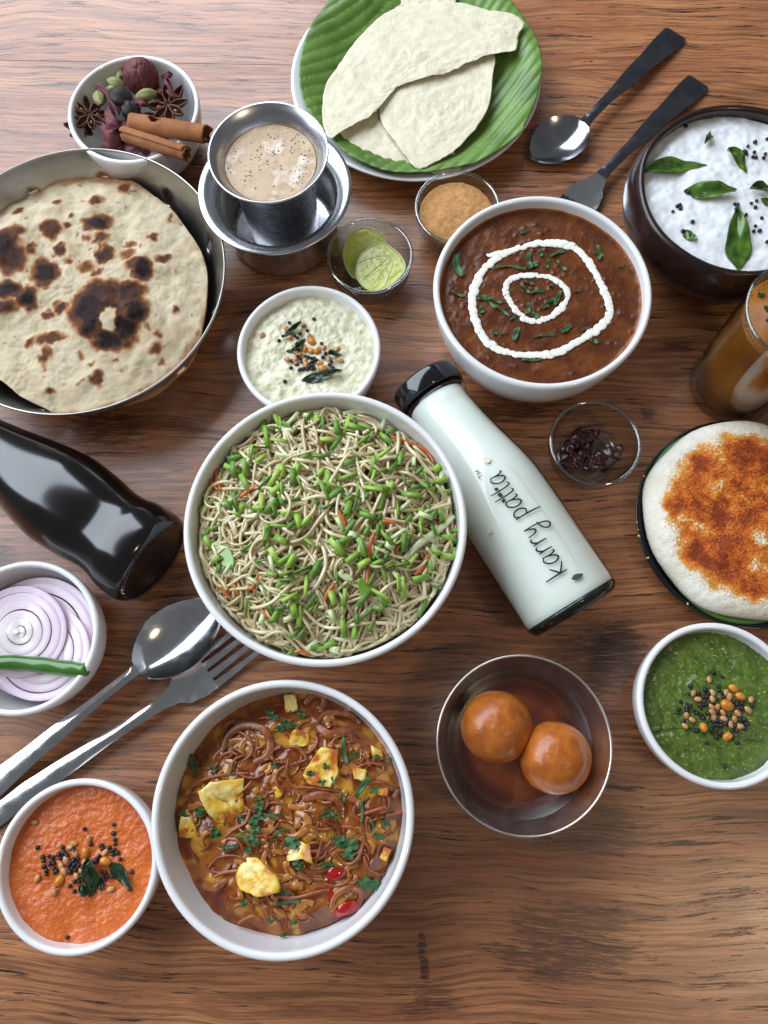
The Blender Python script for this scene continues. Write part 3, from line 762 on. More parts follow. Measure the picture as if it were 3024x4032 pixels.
def papad(pts, z0, label, tilt=(0, 0), sd=0):
    w = [at('C', a, b, z0) for a, b in pts]
    cx = sum(p.x for p in w) / len(w); cy = sum(p.y for p in w) / len(w)
    def zf(px, py):
        cell = noise.voronoi(Vector((px * 260, py * 260, sd)))[0][0]
        return z0 + tilt[0] * (px - cx) + tilt[1] * (py - cy) + .0016 * fbm(px + sd, py, 25, 2) + .0007 * fbm(px, py + sd, 130, 3) + .0005 * (.4 - cell)
    tag(solid(patch('papad', w, zf, m_papad, 45, 0, None, None, 6, 1, (cx, cy), .0009), .0005), label, 'papad', 'papads on the banana leaf')
papad([(690,60),(722,20),(725,-40),(880,-90),(1040,-60),(1045,15),(950,120),(780,140)], .0245, 'papad mostly hidden behind the folded top papad', (0, 0), 1.0)
papad([(362,778),(450,860),(560,915),(700,965),(800,1000),(920,1030),(1000,1015),(1075,1005),(1055,940),(1030,890),(950,740),(800,560),(600,500),(420,620)], .0225, 'lowest papad showing at the bowl of tan powder', (0, 0), 2.0)
papad([(640,420),(940,300),(1255,310),(1268,450),(1245,620),(1180,740),(1050,890),(930,960),(820,1000),(740,910),(660,800),(612,730),(592,600)], .0265, 'middle papad with a rounded right edge', (0, 0), 3.0)
papad([(300,818),(262,740),(255,640),(280,500),(370,360),(450,250),(600,100),(720,40),(900,15),(1080,15),(1250,62),(1390,85),(1455,135),(1420,200),(1415,265),(1390,300),(1260,325),(1130,370),(990,430),(870,462),(700,510),(600,572),(555,577),
       (513,574),(545,606),(582,640),(540,690),(450,735),(360,780)], .0305, 'large torn papad on top of the others', (0, 0), 4.0)

# ================================================================== glass bowl contents
x, y, R, h = BOWLS['powder'][:4]
m_pow = M('spice_powder', lin(206, 158, 106), lin(184, 130, 80), nscale=330, lo=.3, hi=.7, rough=.9, bump=.8, bscale=900, spec=.2)
zf_pow = lambda px, py, x=x, y=y: .0245 + .006 * (1 - (math.hypot(px - x, py - y) / .031) ** 2) + .0008 * fbm(px, py, 160, 4) + .0012 * fbm(px, py, 45, 2)
tag(disc_food('spice_powder', x, y, .0292, zf_pow, m_pow, 50, 160), 'heap of tan spice powder in the glass bowl by the plate', 'powder')

m_lime = M('lime_flesh', lin(188, 194, 76), lin(206, 210, 108), nscale=200, rough=.16, sss=.35, sss_c=(.8, 1, .2), bump=.4, bscale=600, stretch=(1, 1, 1), coat=.3)
m_rind = M('lime_rind', lin(120, 146, 40), lin(150, 166, 60), nscale=200, rough=.35, bump=.3, bscale=700)
m_pith = M('lime_pith', lin(216, 222, 156), rough=.35, sss=.2)
def lime(pts, z0, zslope, label, lines):
    w = [at('B', a, b, z0) for a, b in pts]; cx = sum(p.x for p in w) / len(w); cy = sum(p.y for p in w) / len(w)
    root = empty('lime_wedge', (cx, cy, z0 - .012), label, 'lime')
    zf = lambda px, py: z0 + zslope[0] * (px - cx) + zslope[1] * (py - cy) + .0004 * fbm(px, py, 260, 2)
    patch('flesh', w, lambda a, b: zf(a, b) + .0004, m_lime, 20, .004, root, None, 5, .98)
    w2 = [Vector((cx + (p.x - cx) * 1.05, cy + (p.y - cy) * 1.05, 0)) for p in w]
    patch('rind', w2, lambda a, b: zf(a, b) - .0003, m_rind, 6, .011, root, None, 5, .62)
    edge = smooth_path([Vector((p.x, p.y, zf(p.x, p.y) + .0003)) for p in w], 5, True)
    v, f = tube(edge, .0007, 6, closed=True); mk('pith', v, f, m_pith, root)
    for ln in lines:
        P = []
        for a, b in ln:
            q = at('B', a, b, z0); P.append(Vector((q.x, q.y, zf(q.x, q.y) + .0005)))
        v, f = tube(smooth_path(P, 6), .00038, 5); mk('membrane', v, f, m_pith, root)
lime([(1052,1230),(1075,1130),(1130,1072),(1210,1054),(1290,1080),(1345,1140),(1320,1230),(1240,1330),(1140,1375),(1085,1330)], .016, (.05, .1), 'lime wedge lying behind the other in the glass bowl', [[(1075,1210),(1180,1190),(1270,1110)]])
lime([(1143,1320),(1168,1230),(1240,1165),(1325,1135),(1395,1185),(1450,1240),(1476,1320),(1440,1385),(1370,1450),(1285,1490),(1210,1470),(1152,1400)], .022, (.0, -.1), 'front lime wedge overlapping the other in the glass bowl',
     [[(1145,1290),(1250,1245),(1390,1220)], [(1185,1400),(1300,1300),(1395,1218)], [(1250,1450),(1330,1330),(1398,1216)], [(1340,1440),(1380,1330),(1400,1216)], [(1280,1260),(1350,1235),(1395,1215)]])

m_chili = M('dried_chilli', lin(62, 14, 14), lin(34, 8, 10), nscale=120, rough=.18, r2=.4, bump=.9, bscale=170, coat=.4)
def chili(pts, r, label, sd):
    P = [at('H', a, b, c) for a, b, c in pts]; path = smooth_path(P, 16)
    v, f = tube(path, lambda t: r * (.12 + .78 * sin(pi * min(1, .12 + .85 * t)) ** .8), 24, .6)
    v = [p + Vector((nz(p.x, p.y, p.z + sd, 170), nz(p.x, p.y, p.z + sd + 3, 170), nz(p.x, p.y, p.z + 7, 170))) * .0030 + Vector((nz(p.x, p.y, p.z + sd, 480), nz(p.x, p.y, p.z + sd + 3, 480), nz(p.x, p.y, p.z + 7, 480))) * .0014 for p in v]
    tag(mk('dried_chilli', v, f, m_chili), label, 'chilli')
chili([(1085,600,.012),(1130,530,.012),(1200,510,.013),(1270,470,.012)], .0078, 'crumpled dark chilli piece in the glass bowl', 1)
chili([(1040,680,.010),(1110,660,.012),(1180,610,.012),(1200,540,.012)], .0060, 'dark shrivelled chilli under the red one in the glass bowl', 5)
chili([(1425,580,.018),(1340,620,.015),(1260,665,.013),(1200,700,.012)], .0064, 'long pointed red chilli in the glass bowl', 9)

# ================================================================== coffee
m_coffee = M('coffee', lin(192, 164, 128), lin(178, 146, 108), nscale=60, rough=.3, bump=.15, bscale=900, c3=lin(220, 206, 188), n3=75, l3=.56, h3=.70)
m_bubble = M('froth_bubble', lin(150, 126, 100), rough=.1, coat=.6)
TX, TY = -.0900, .3915
def zf_cof(px, py):
    return .0835 + .0005 * max(0, fbm(px, py, 70, 3))
cof = empty('coffee', (TX, TY, .078), 'frothy milky coffee filling the steel tumbler', 'coffee')
disc_food('coffee_surface', TX, TY, .0332, zf_cof, m_coffee, 50, 160, None, .006, cof)
me_bub = ball_mesh('froth_bubble', .0008, m_bubble, 2, .6)
for _ in range(200):
    a, q = random.random() * 6.28, sqrt(random.random()) * .0310
    bx, by = TX + q * cos(a), TY + q * sin(a)
    if nz(bx, by, 1, 70) > -.15 or random.random() < .25:
        s = random.choice([.35, .4, .5, .6, .8, 1.0])
        inst('froth_bubble', me_bub, Vector((bx, by, zf_cof(bx, by) + .0001)) - cof.location, (0, 0, 0), (s, s, s), parent=cof)

# ================================================================== fried dumplings in syrup
m_gulab = M('fried_dumpling', lin(190, 110, 40), lin(156, 80, 28), nscale=75, rough=.2, r2=.38, sss=.2, sss_c=(1, .35, .08), bump=.35, bscale=420, coat=.25)
GX, GY = BOWLS['gulab'][:2]
def gulab(px, py, r, sq, rough_dir, label):
    p = at('L', px, py, .006 + r * sq * .9)
    bm = bmesh.new(); bmesh.ops.create_icosphere(bm, subdivisions=5, radius=1)
    v = []
    for q in bm.verts:
        n = q.co.normalized()
        k = 1 + .035 * nz(n.x + r * 300, n.y, n.z, 1.4) + .012 * nz(n.x, n.y + px, n.z, 4) + .022 * sstep(.6, .97, n.dot(rough_dir)) * fbm(n.x * 1.0, n.y, 15, 3, n.z * 15)
        v.append(Vector((p.x + n.x * r * k, p.y + n.y * r * k, .0065 + r * sq + n.z * r * sq * k)))
    f = [tuple(x.index for x in fc.verts) for fc in bm.faces]; bm.free()
    tag(mk('fried_dumpling', v, f, m_gulab), label, 'dumpling')
gulab(590, 705, .0232, .95, Vector((.35, .2, .9)).normalized(), 'round brown syrup dumpling with its whole side clear of the rim')
gulab(1040, 942, .0228, .97, Vector((-.05, .15, .98)).normalized(), 'egg-shaped brown syrup dumpling leaning towards the bowl wall')
m_syrup = glass_mat('sugar_syrup', (.84, .56, .30), (.60, .32, .13), .04, 2.2)
zs_ = .0235
tag(disc_food('sugar_syrup', GX, GY, fill_r('gulab', zs_, -.0003), lambda px, py: zs_, m_syrup, 3, 96, None, .009), 'clear amber syrup around the dumplings in the steel bowl', 'syrup')

# ================================================================== sliced onion and green chilli
m_onion = M('onion_ring', (0, 0, 0), None, attr=True, rough=.22, sss=.35, sss_c=(1, .8, .9), coat=.2, bump=.12, bscale=300)
m_onion_edge = M('onion_skin_edge', lin(176, 124, 160), lin(196, 152, 182), nscale=120, rough=.3, sss=.2)
OX, OY = BOWLS['onion'][:2]
def onion_slice(cx, cy, z0, radii, tilt, label):
    root = empty('onion_slice', (cx, cy, z0), label, 'onion', 'onion slices in the white bowl')
    for i, r in enumerate(radii):
        rn = radii[i + 1] if i + 1 < len(radii) else 0
        wid = (r - rn) - .00012 if rn else r
        ph_ = random.random() * 6; e = .03; ph_ = 1.0 + .15 * random.random(); jx, jy = random.uniform(-1, 1) * wid * .10, random.uniform(-1, 1) * wid * .10
        def ring(rr, z): return [Vector((cx + jx + rr * (1 + e * cos(2 * a + ph_)) * cos(a), cy + jy + rr * (1 + e * cos(2 * a + ph_)) * sin(a),
                    z0 + z + tilt[0] * rr * cos(a) + tilt[1] * rr * sin(a) + .0007 * sin(2 * a + ph_))) for a in [2 * pi * k / 64 for k in range(64)]]
        inner = max(r - wid, .0004); hz = .0010
        dzr = -.00018 * (i % 2)
        rows = [ring(r, dzr - .0008), ring(r, dzr + hz), ring(r - wid * .10, dzr + hz + .0001), ring(r - wid * .5, dzr + hz - .0001), ring(inner, dzr + hz - .0002), ring(inner, dzr - .0008)]
        heart = i / len(radii)
        pale = mix3(lin(226, 208, 224), lin(232, 230, 214), heart)
        tones = [lin(200, 160, 188), lin(198, 158, 186), mix3(lin(216, 190, 210), pale, heart), pale, mix3(lin(222, 204, 218), pale, heart), lin(214, 190, 208)]
        v, f, cc = [], [], []
        for q, tn in zip(rows, tones): v += q; cc += [tn] * 64
        for a in range(len(rows) - 1):
            for k in range(64): f.append((a * 64 + k, a * 64 + (k + 1) % 64, (a + 1) * 64 + (k + 1) % 64, (a + 1) * 64 + k))
        o = mk('onion_ring', v, f, m_onion, root, True, cc)
        es = o.modifiers.new('crease', 'EDGE_SPLIT'); es.split_angle = radians(50)
onion_slice(OX + .0035, OY + .001, .0290, [.0415, .0370, .0305, .0250, .0180, .0110], (.02, .03), 'widest onion slice, lowest in the white bowl')
onion_slice(OX + .0085, OY - .0085, .0320, [.0325, .0275, .0215, .0150, .0090], (.03, -.04), 'middle onion slice with wide pink rings')
onion_slice(OX - .0065, OY + .0045, .0350, [.0310, .0265, .0205, .0150, .0085, .004], (-.03, .03), 'topmost onion slice with a pale heart')
m_gchili = M('green_chilli', lin(52, 98, 32), lin(72, 120, 42), nscale=60, rough=.2, coat=.4, bump=.25, bscale=110)
P = [at('I', a, b, c) for a, b, c in [(-160,1690,.0435),(0,1672,.0430),(200,1682,.0428),(380,1705,.0432),(500,1718,.0440),(548,1712,.0445)]]
v, f = tube(smooth_path(P, 10), lambda t: .0052 * (.55 + .45 * sin(pi * (.15 + .7 * t))) * (1 if t < .93 else sqrt(max(.06, 1 - ((t - .93) / .07) ** 2))) * (1 + .04 * sin(30 * t)), 18)
tag(mk('green_chilli', v, f, m_gchili), 'long green chilli across the sliced onion', 'chilli')

# ================================================================== milk bottle
Bb, Bl = Vector((.1195, .0715, .0345)), Vector((.0195, .2415, .0345))
ax = (Bb - Bl).normalized(); BLn = (Bb - Bl).length
upv = Vector((0, 0, 1)); e2 = ax.cross(upv).normalized()       # e1 = up, e2 = sideways
e2 = Vector((.862, .506, 0)).normalized() if e2.dot(Vector((.862, .506, 0))) > 0 else -e2
def bm4(org, a):
    s = a.cross(upv).normalized(); return Matrix(((s.x, upv.x, a.x, org.x), (s.y, upv.y, a.y, org.y), (s.z, upv.z, a.z, org.z), (0, 0, 0, 1)))
MB = bm4(Bl, ax)
bprof = [(.0, .010), (.0215, .010), (.0222, .012), (.0222, .0165), (.0238, .0172), (.0244, .0195), (.0238, .0218), (.0226, .0228), (.0224, .027), (.0232, .034), (.0246, .045), (.0268, .058), (.0294, .071), (.0318, .083), (.0333, .094), (.0340, .105),
         (.0342, .120), (.0342, .150), (.0342, .180), (.0340, .186), (.0333, .1905), (.0318, .1940), (.0295, .1958), (.026, .1962), (.018, .1945), (.0, .1935)]
def br(s):
    for (r0, z0), (r1, z1) in zip(bprof[6:], bprof[7:]):
        if z0 <= s <= z1: return r0 + (r1 - r0) * (s - z0) / max(1e-9, z1 - z0)
    return .0342
bottle = empty('milk_bottle', ((Bb.x + Bl.x) / 2, (Bb.y + Bl.y) / 2, 0), 'clear glass bottle of white milk with a black lid, lying down', 'bottle')
def fine(prof, k=4):
    out = []
    for a, b in zip(prof, prof[1:]):
        for i in range(k): out.append((a[0] + (b[0] - a[0]) * i / k, a[1] + (b[1] - a[1]) * i / k))
    return out + [prof[-1]]
sm = [(p.x, p.y) for p in smooth_path([Vector((a, b, 0)) for a, b in bprof], 3)]
sm[0] = (0, sm[0][1]); sm[-1] = (0, sm[-1][1])
v, f = lathe(sm, 96, MB); mk('glass', v, f, m_bglass, bottle)
m_milk = M('milk', lin(227, 233, 225), lin(221, 228, 218), nscale=30, rough=.3, sss=.2, sss_c=(.9, 1, .9), coat=.0)
mp_ = [(0, .0175), (.0195, .0178), (.0210, .019), (.0211, .028)] + [(r - .0014, z) for r, z in bprof[9:19]] + [(.0330, .1855), (.0324, .1895), (.0308, .1922), (.028, .1932), (0, .1925)]
v, f = lathe(mp_, 96, MB); mk('milk', v, f, m_milk, bottle)
lid = [(0, 0), (.0236, 0), (.0250, .0006), (.0256, .0022), (.0256, .0125), (.0252, .0142), (.0244, .0146), (.0230, .0138), (.0228, .0105), (0, .0105)]
v, f = lathe(lid, 96, MB); mk('lid', v, f, m_black, bottle)
m_base = glass_mat('thick_base_glass', (.42, .45, .44), (.10, .12, .12), .03, 1.2)
basep = [(0, .1936), (.0285, .1937), (.0312, .1928), (.0330, .1906), (.0338, .1898), (.0334, .1922), (.0320, .1947), (.0297, .1964), (.026, .1968), (.018, .195), (0, .194)]
v, f = lathe(basep, 96, MB); mk('base', v, f, m_base, bottle)
# printed lettering, drawn as brush strokes on the curved glass
m_ink = M('bottle_print', (.012, .02, .016), rough=.4)
m_inkg = M('bottle_print_leaf', lin(60, 84, 70), rough=.4)
U = .0079
def on_bottle(tx, ty, s0, phi0, lift=.00035):
    s = s0 - tx * U
    r = br(s) + lift
    ph_ = phi0 - ty * U * 1.22 / .0342
    return Bl + ax * s + upv * (r * cos(ph_)) + e2 * (r * sin(ph_))
def stroke(pts, s0, phi0, w=.066, n=7):
    P = smooth_path([Vector((a, b, 0)) for a, b in pts], n); vs_, fs = [], []
    N_ = len(P)
    for i, p in enumerate(P):
        t = (P[min(i + 1, N_ - 1)] - P[max(i - 1, 0)]).normalized(); q = Vector((-t.y, t.x, 0))
        ww = w * (.62 + .38 * sin(pi * (i + .8) / (N_ + .6)))
        for sgn in (-1, 1):
            g = p + q * (ww * sgn); vs_.append(on_bottle(g.x, g.y, s0, phi0))
    for i in range(N_ - 1): fs.append((2 * i, 2 * i + 1, 2 * i + 3, 2 * i + 2))
    return vs_, fs
GL = {'k': ([[(.0, 1.65), (.02, .8), (.0, .0)], [(.72, 1.0), (.35, .72), (.08, .52), (.4, .25), (.78, .0)]], .98),
      'a': ([[(.72, .92), (.45, 1.02), (.12, .75), (.02, .35), (.22, .02), (.5, .15), (.7, .6), (.76, .98)], [(.76, .98), (.72, .4), (.82, .05), (.98, .1)]], 1.16),
      'r': ([[(.02, 1.0), (.06, .5), (.04, .0)], [(.05, .55), (.2, .88), (.42, 1.0), (.6, .9)]], .80),
      'y': ([[(.0, 1.0), (.06, .5), (.28, .3), (.52, .55), (.66, 1.0)], [(.66, 1.0), (.66, .2), (.5, -.6), (.18, -.85), (-.05, -.55), (.25, -.2), (.8, -.05)]], 1.0),
      'p': ([[(.05, 1.05), (.06, .1), (.0, -.95)], [(.06, .7), (.3, 1.0), (.62, .85), (.68, .45), (.45, .08), (.08, .18)]], .95),
      't': ([[(.12, 1.55), (.08, .7), (.18, .08), (.42, .1)]], .62), ' ': ([], .75)}
letters = []
tx = 0.0; S0, PHI = BLn - .0265, radians(3)
vs_all, fs_all = [], []
for ch in 'karry patta':
    for st in GL[ch][0]:
        v, f = stroke([(tx + a, b) for a, b in st], S0, PHI); o_ = len(vs_all); vs_all += v; fs_all += [tuple(i + o_ for i in q) for q in f]
    if ch == 't':
        for (a, b, da, db) in ((-.16, 1.0, -.17, .09), (.34, .98, .17, .10)):
            vv = [on_bottle(tx + a + da * u + w_ * -db, b + db * u + w_ * da, S0, PHI) for u, w_ in ((-.9, 0), (-.3, .7), (.5, .6), (1.1, 0), (.5, -.6), (-.3, -.7))]
            o_ = len(vs_all); vs_all += vv; fs_all.append(tuple(range(o_, o_ + 6)))
    tx += GL[ch][1]
for st in ([(0, .3), (.34, .3)], [(.17, .3), (.17, 0)], [(.44, 0), (.46, .3), (.6, .08), (.74, .3), (.78, 0)]):
    v, f = stroke([(tx + .1 + a, b + 1.25) for a, b in st], S0, PHI, .03, 3); o_ = len(vs_all); vs_all += v; fs_all += [tuple(i + o_ for i in q) for q in f]
mk('lettering', vs_all, fs_all, m_ink, bottle, False)
vv = [on_bottle(-.95 + a, -.35 + b, S0, PHI) for a, b in ((0, -.45), (.22, -.15), (.3, .2), (.1, .5), (-.18, .25), (-.2, -.15))]
mk('printed_leaf', vv, [tuple(range(6))], m_inkg, bottle, False)
# raised outline of the glass panel
pts = []
for (a, b) in ((-.2, -.55), (.6, -.72), (5, -.74), (9.2, -.7), (10.0, -.35)): pts.append(on_bottle(a, b - .15, S0, PHI, .0002))
v, f = tube(smooth_path(pts, 12), .0005, 6); mk('panel_edge', v, f, m_bglass, bottle)
m_stain = M('bottle_stain', lin(214, 208, 184), lin(220, 224, 210), nscale=400, rough=.5)
for (a, b, r) in ((11.2, .35, .30), (6.1, 3.0, .26)):
    vv = [on_bottle(a + r * cos(k * .52), b + r * .8 * sin(k * .52), S0, PHI, .0003) for k in range(12)]
    mk('tea_stain', vv, [tuple(range(12))], m_stain, bottle, False)

# ================================================================== dark bottle
Cb, Cl = Vector((-.166, .1075, .0355)), Vector((-.2845, .1872, .0355))
ca = (Cb - Cl).normalized(); Cl = Cb - ca * .235
MC = bm4(Cl, ca)
cp = [(0, 0), (.0128, 0), (.0135, .0012), (.0138, .020), (.0148, .030), (.018, .060), (.024, .095), (.0315, .13), (.0345, .150), (.0346, .162), (.0334, .178), (.0318, .190), (.0316, .197), (.0326, .205), (.0345, .213), (.0350, .222), (.0345, .229), (.0322, .2335), (.0285, .235), (.024, .2335), (0, .231)]
sm = [(max(0, p.x), p.y) for p in smooth_path([Vector((a, b, 0)) for a, b in cp], 4)]; sm[0] = (0, sm[0][1]); sm[-1] = (0, sm[-1][1])
cola = empty('dark_bottle', (Cb.x - ca.x * .1, Cb.y - ca.y * .1, 0), 'black glass bottle with a pinched waist, lying by the onion bowl', 'bottle')
v, f = lathe(sm, 120, MC); mk('glass', v, f, m_cola, cola)
me_dot = ball_mesh('base_stipple', .0010, m_cola, 1, .8)
for k in range(44):
    a = 2 * pi * k / 44
    inst('base_stipple', me_dot, MC @ Vector((.0298 * cos(a), .0298 * sin(a), .2348)) - cola.location, parent=cola)

# ================================================================== cutlery
def ribbon_part(name, stations, mat, parent, cols=9, thick=.0016):
    """stations: (point on the centre line, half width, dish); swept plate with a dished section"""
    vs_, fs = [], []; n = len(stations)
    for i, (p, w, dish) in enumerate(stations):
        q0 = stations[max(i - 1, 0)][0]; q1 = stations[min(i + 1, n - 1)][0]
        t = q1 - q0; t.z = 0; t.normalize(); s = Vector((-t.y, t.x, 0))
        for k in range(cols):
            u = -1 + 2 * k / (cols - 1)
            vs_.append(p + s * (w * u) + Vector((0, 0, dish * (u * u))))
    for i in range(n - 1):
        for k in range(cols - 1): fs.append((i * cols + k, i * cols + k + 1, (i + 1) * cols + k + 1, (i + 1) * cols + k))
    o = mk(name, vs_, fs, mat, parent); solid(o, thick, 1)
    es = o.modifiers.new('crease', 'EDGE_SPLIT'); es.split_angle = radians(50)
    return o
def stations(A, B, keys, n=40):
    """keys: (t, half width, height, dish) along A-B, smoothly joined"""
    out = []
    for i in range(len(keys) - 1):
        m_ = 10
        for j in range(m_ + (1 if i == len(keys) - 2 else 0)):
            q = j / m_; e = q * q * (3 - 2 * q)
            out.append([keys[i][0] + (keys[i + 1][0] - keys[i][0]) * q] + [keys[i][c] + (keys[i + 1][c] - keys[i][c]) * (q if c == 2 else e) for c in (1, 2, 3)])
    A = Vector((A.x, A.y, 0)); B = Vector((B.x, B.y, 0))
    return [(A.lerp(B, k[0]) + Vector((0, 0, k[2])), max(.0002, k[1]), k[3]) for k in out]
def make_spoon(hend, neck, tip, hw_end, hw_neck, bw, depth, mat, label, lift=0.0, cols=15, head=None):
    root = empty('spoon', (neck.x, neck.y, 0), label, 'spoon')
    neck = Vector((neck.x, neck.y, 0)); tip = Vector((tip.x, tip.y, 0))
    ribbon_part('handle', stations(hend, neck, [(0, hw_end * .80, .0025 + lift, 0), (.012, hw_end * .96, .0026 + lift, 0), (.06, hw_end, .0030 + lift, -.0004), (.4, hw_end * .72, .0085 + lift, -.0006), (.8, hw_neck * 1.05, .0130 + lift, -.0008), (.94, hw_neck, .0125 + lift, -.0006), (1, hw_neck * 1.15, .0118 + lift, 0)]), mat, root, 7, .0018)
    ks = []
    n = 26
    for i in range(n + 1):
        t = i / n
        w = bw * (sin(pi * min(1, (t * .97 + .03)) ** .92)) ** .62 if t < .999 else .0004
        w = max(w, hw_neck * 1.15 * (1 - t * 6)) if t < .16 else w
        rimz = .0118 * (1 - t) + .0075 * t
        floor = rimz - depth * (sin(pi * min(1, t ** .85))) ** .75
        ks.append((neck.lerp(tip, t) + Vector((0, 0, floor + lift)), w, max(.0001, rimz - floor)))
    ribbon_part('bowl', ks, head or mat, root, cols, .0014)
    return root
make_spoon(at('V', -40, 1722, .004), at('V', 302, 1446, .012), at('V', 478, 1306, .008), .0085, .0034, .0232, .0090, m_mirror, 'polished steel spoon crossing the fork below the noodle bowl', .0055)
make_spoon(at('V', 1463, 68, .004), at('V', 1262, 268, .010), at('V', 1148, 338, .008), .0112, .0042, .0215, .0080, m_dark_steel, 'dark-handled steel spoon lying beside the white plate', head=m_headsteel)

def make_fork(hend, neck, tip, hw_end, hw_neck, hw_head, mat, label, lift=0.0, head=None):
    root = empty('fork', (neck.x, neck.y, 0), label, 'fork')
    ribbon_part('handle', stations(hend, neck, [(0, hw_end * .80, .0025 + lift, 0), (.012, hw_end * .96, .0026 + lift, 0), (.06, hw_end, .0030 + lift, -.0004), (.4, hw_end * .72, .0075 + lift, -.0006), (.8, hw_neck * 1.05, .0105 + lift, -.0008), (.94, hw_neck, .0100 + lift, -.0004), (1, hw_neck * 1.2, .0092 + lift, 0)]), mat, root, 7, .0018)
    neck = Vector((neck.x, neck.y, 0)); tip = Vector((tip.x, tip.y, 0)); hb = neck.lerp(tip, .46)
    ribbon_part('head', stations(neck, hb, [(0, hw_neck * 1.2, .0092 + lift, 0), (.25, hw_neck * 1.8, .0078 + lift, .0003), (.5, hw_head * .85, .0058 + lift, .0008), (.75, hw_head * .99, .0042 + lift, .001), (1, hw_head, .0036 + lift, .001)]), head or mat, root, 9, .0016)
    d = (tip - neck); d.z = 0; d.normalize(); s = Vector((-d.y, d.x, 0))
    for k in range(4):
        off = (-.81 + .54 * k) * hw_head
        A = hb + s * off - d * .0012; B = tip + s * (off * .97)
        ribbon_part('tine', stations(A, B, [(0, hw_head * .19, .0042 + lift, 0), (.3, hw_head * .16, .0040 + lift, 0), (.8, hw_head * .12, .0072 + lift, 0), (1, hw_head * .04, .0100 + lift, 0)]), mat, root, 4, .0015)
    return root
make_fork(at('V', -60, 1790, .004), at('V', 345, 1522, .010), at('V', 560, 1365, .006), .0090, .0036, .0140, m_mirror, 'polished steel fork with its tines under the noodle bowl')
make_fork(at('V', 1512, 172, .004), at('V', 1300, 378, .010), at('V', 1190, 500, .006), .0112, .0044, .0150, m_dark_steel, 'dark-handled steel fork half hidden by the lentil curry bowl', head=m_mirror)

# ================================================================== noodles
NX, NY, NR, NH = BOWLS['noodle'][:4]
rin = fill_r('noodle', NH - .012, 0)
def dome(px, py):
    d = math.hypot(px - NX, py - NY) / rin
    return .0668 + .0215 * max(0, 1 - d ** 2.4) + .0035 * fbm(px, py, 24, 2)
m_nood = M('noodle', lin(212, 198, 158), lin(184, 166, 122), nscale=60, rough=.16, sss=.3, sss_c=(1, .8, .5), coat=.5, bump=.1, bscale=300)
m_nood2 = M('noodle_pale', lin(230, 218, 184), lin(212, 196, 152), nscale=60, rough=.16, sss=.3, sss_c=(1, .85, .6), coat=.5, bump=.1, bscale=300)
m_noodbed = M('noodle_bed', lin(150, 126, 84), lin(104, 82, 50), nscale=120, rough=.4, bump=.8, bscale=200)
noodles = empty('noodles', (NX, NY, .05), 'heap of stir-fried noodles filling the large white bowl', 'noodles')
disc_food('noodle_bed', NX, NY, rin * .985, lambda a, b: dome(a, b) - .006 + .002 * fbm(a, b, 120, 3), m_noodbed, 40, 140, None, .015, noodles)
rnd = random.Random(21)
def noodle(layer):
    a0, q0 = rnd.random() * 6.28, sqrt(rnd.random()) * rin * .93
    px, py = NX + q0 * cos(a0), NY + q0 * sin(a0)
    h_ = rnd.random() * 6.28; Ln = rnd.uniform(.04, .13); step = .0017
    kap = rnd.uniform(-1, 1) * 40; path = []; ph_ = rnd.random() * 6
    loopy = rnd.random() < .5
    z_off = rnd.uniform(-.004, .0015) + layer
    n = int(Ln / step)
    sd = rnd.random() * 50
    for i in range(n):
        kap = (110 if not loopy else 260) * noise.noise(Vector((i * .055, sd, 0))) + (rnd.random() - .5) * 10
        h_ += kap * step
        nx_, ny_ = px + step * cos(h_), py + step * sin(h_)
        if math.hypot(nx_ - NX, ny_ - NY) > rin - .003:
            toc = math.atan2(NY - py, NX - px); dh = (toc - h_ + pi) % (2 * pi) - pi
            h_ += max(-.55, min(.55, dh)); nx_, ny_ = px + step * cos(h_), py + step * sin(h_)
            if math.hypot(nx_ - NX, ny_ - NY) > rin - .0018:
                k = (rin - .0018) / math.hypot(nx_ - NX, ny_ - NY); nx_, ny_ = NX + (nx_ - NX) * k, NY + (ny_ - NY) * k
        px, py = nx_, ny_
        path.append(Vector((px, py, dome(px, py) + z_off + .0022 * sin(i * .21 + ph_) + .001 * sin(i * .55 + ph_ * 2))))
    if len(path) < 6: return
    r = rnd.uniform(.0009, .00128)
    v, f = tube(path, r, 7)
    mk('noodle_strand', v, f, m_nood if rnd.random() < .6 else m_nood2, noodles)
for i in range(290): noodle(-.0035 + .005 * i / 290)
# more strands deeper in the heap, seen only through the gaps
vs_all, fs_all = [], []
keep = mk
def collect(name, v, f, mat, parent):
    o_ = len(vs_all); vs_all.extend(v); fs_all.extend([tuple(i + o_ for i in q) for q in f])
mk = collect
for i in range(520): noodle(-.0070 + .0055 * rnd.random())
mk = keep
tag(mk('lower_noodle_strands', vs_all, fs_all, m_nood, noodles), None, None, None, 'stuff')

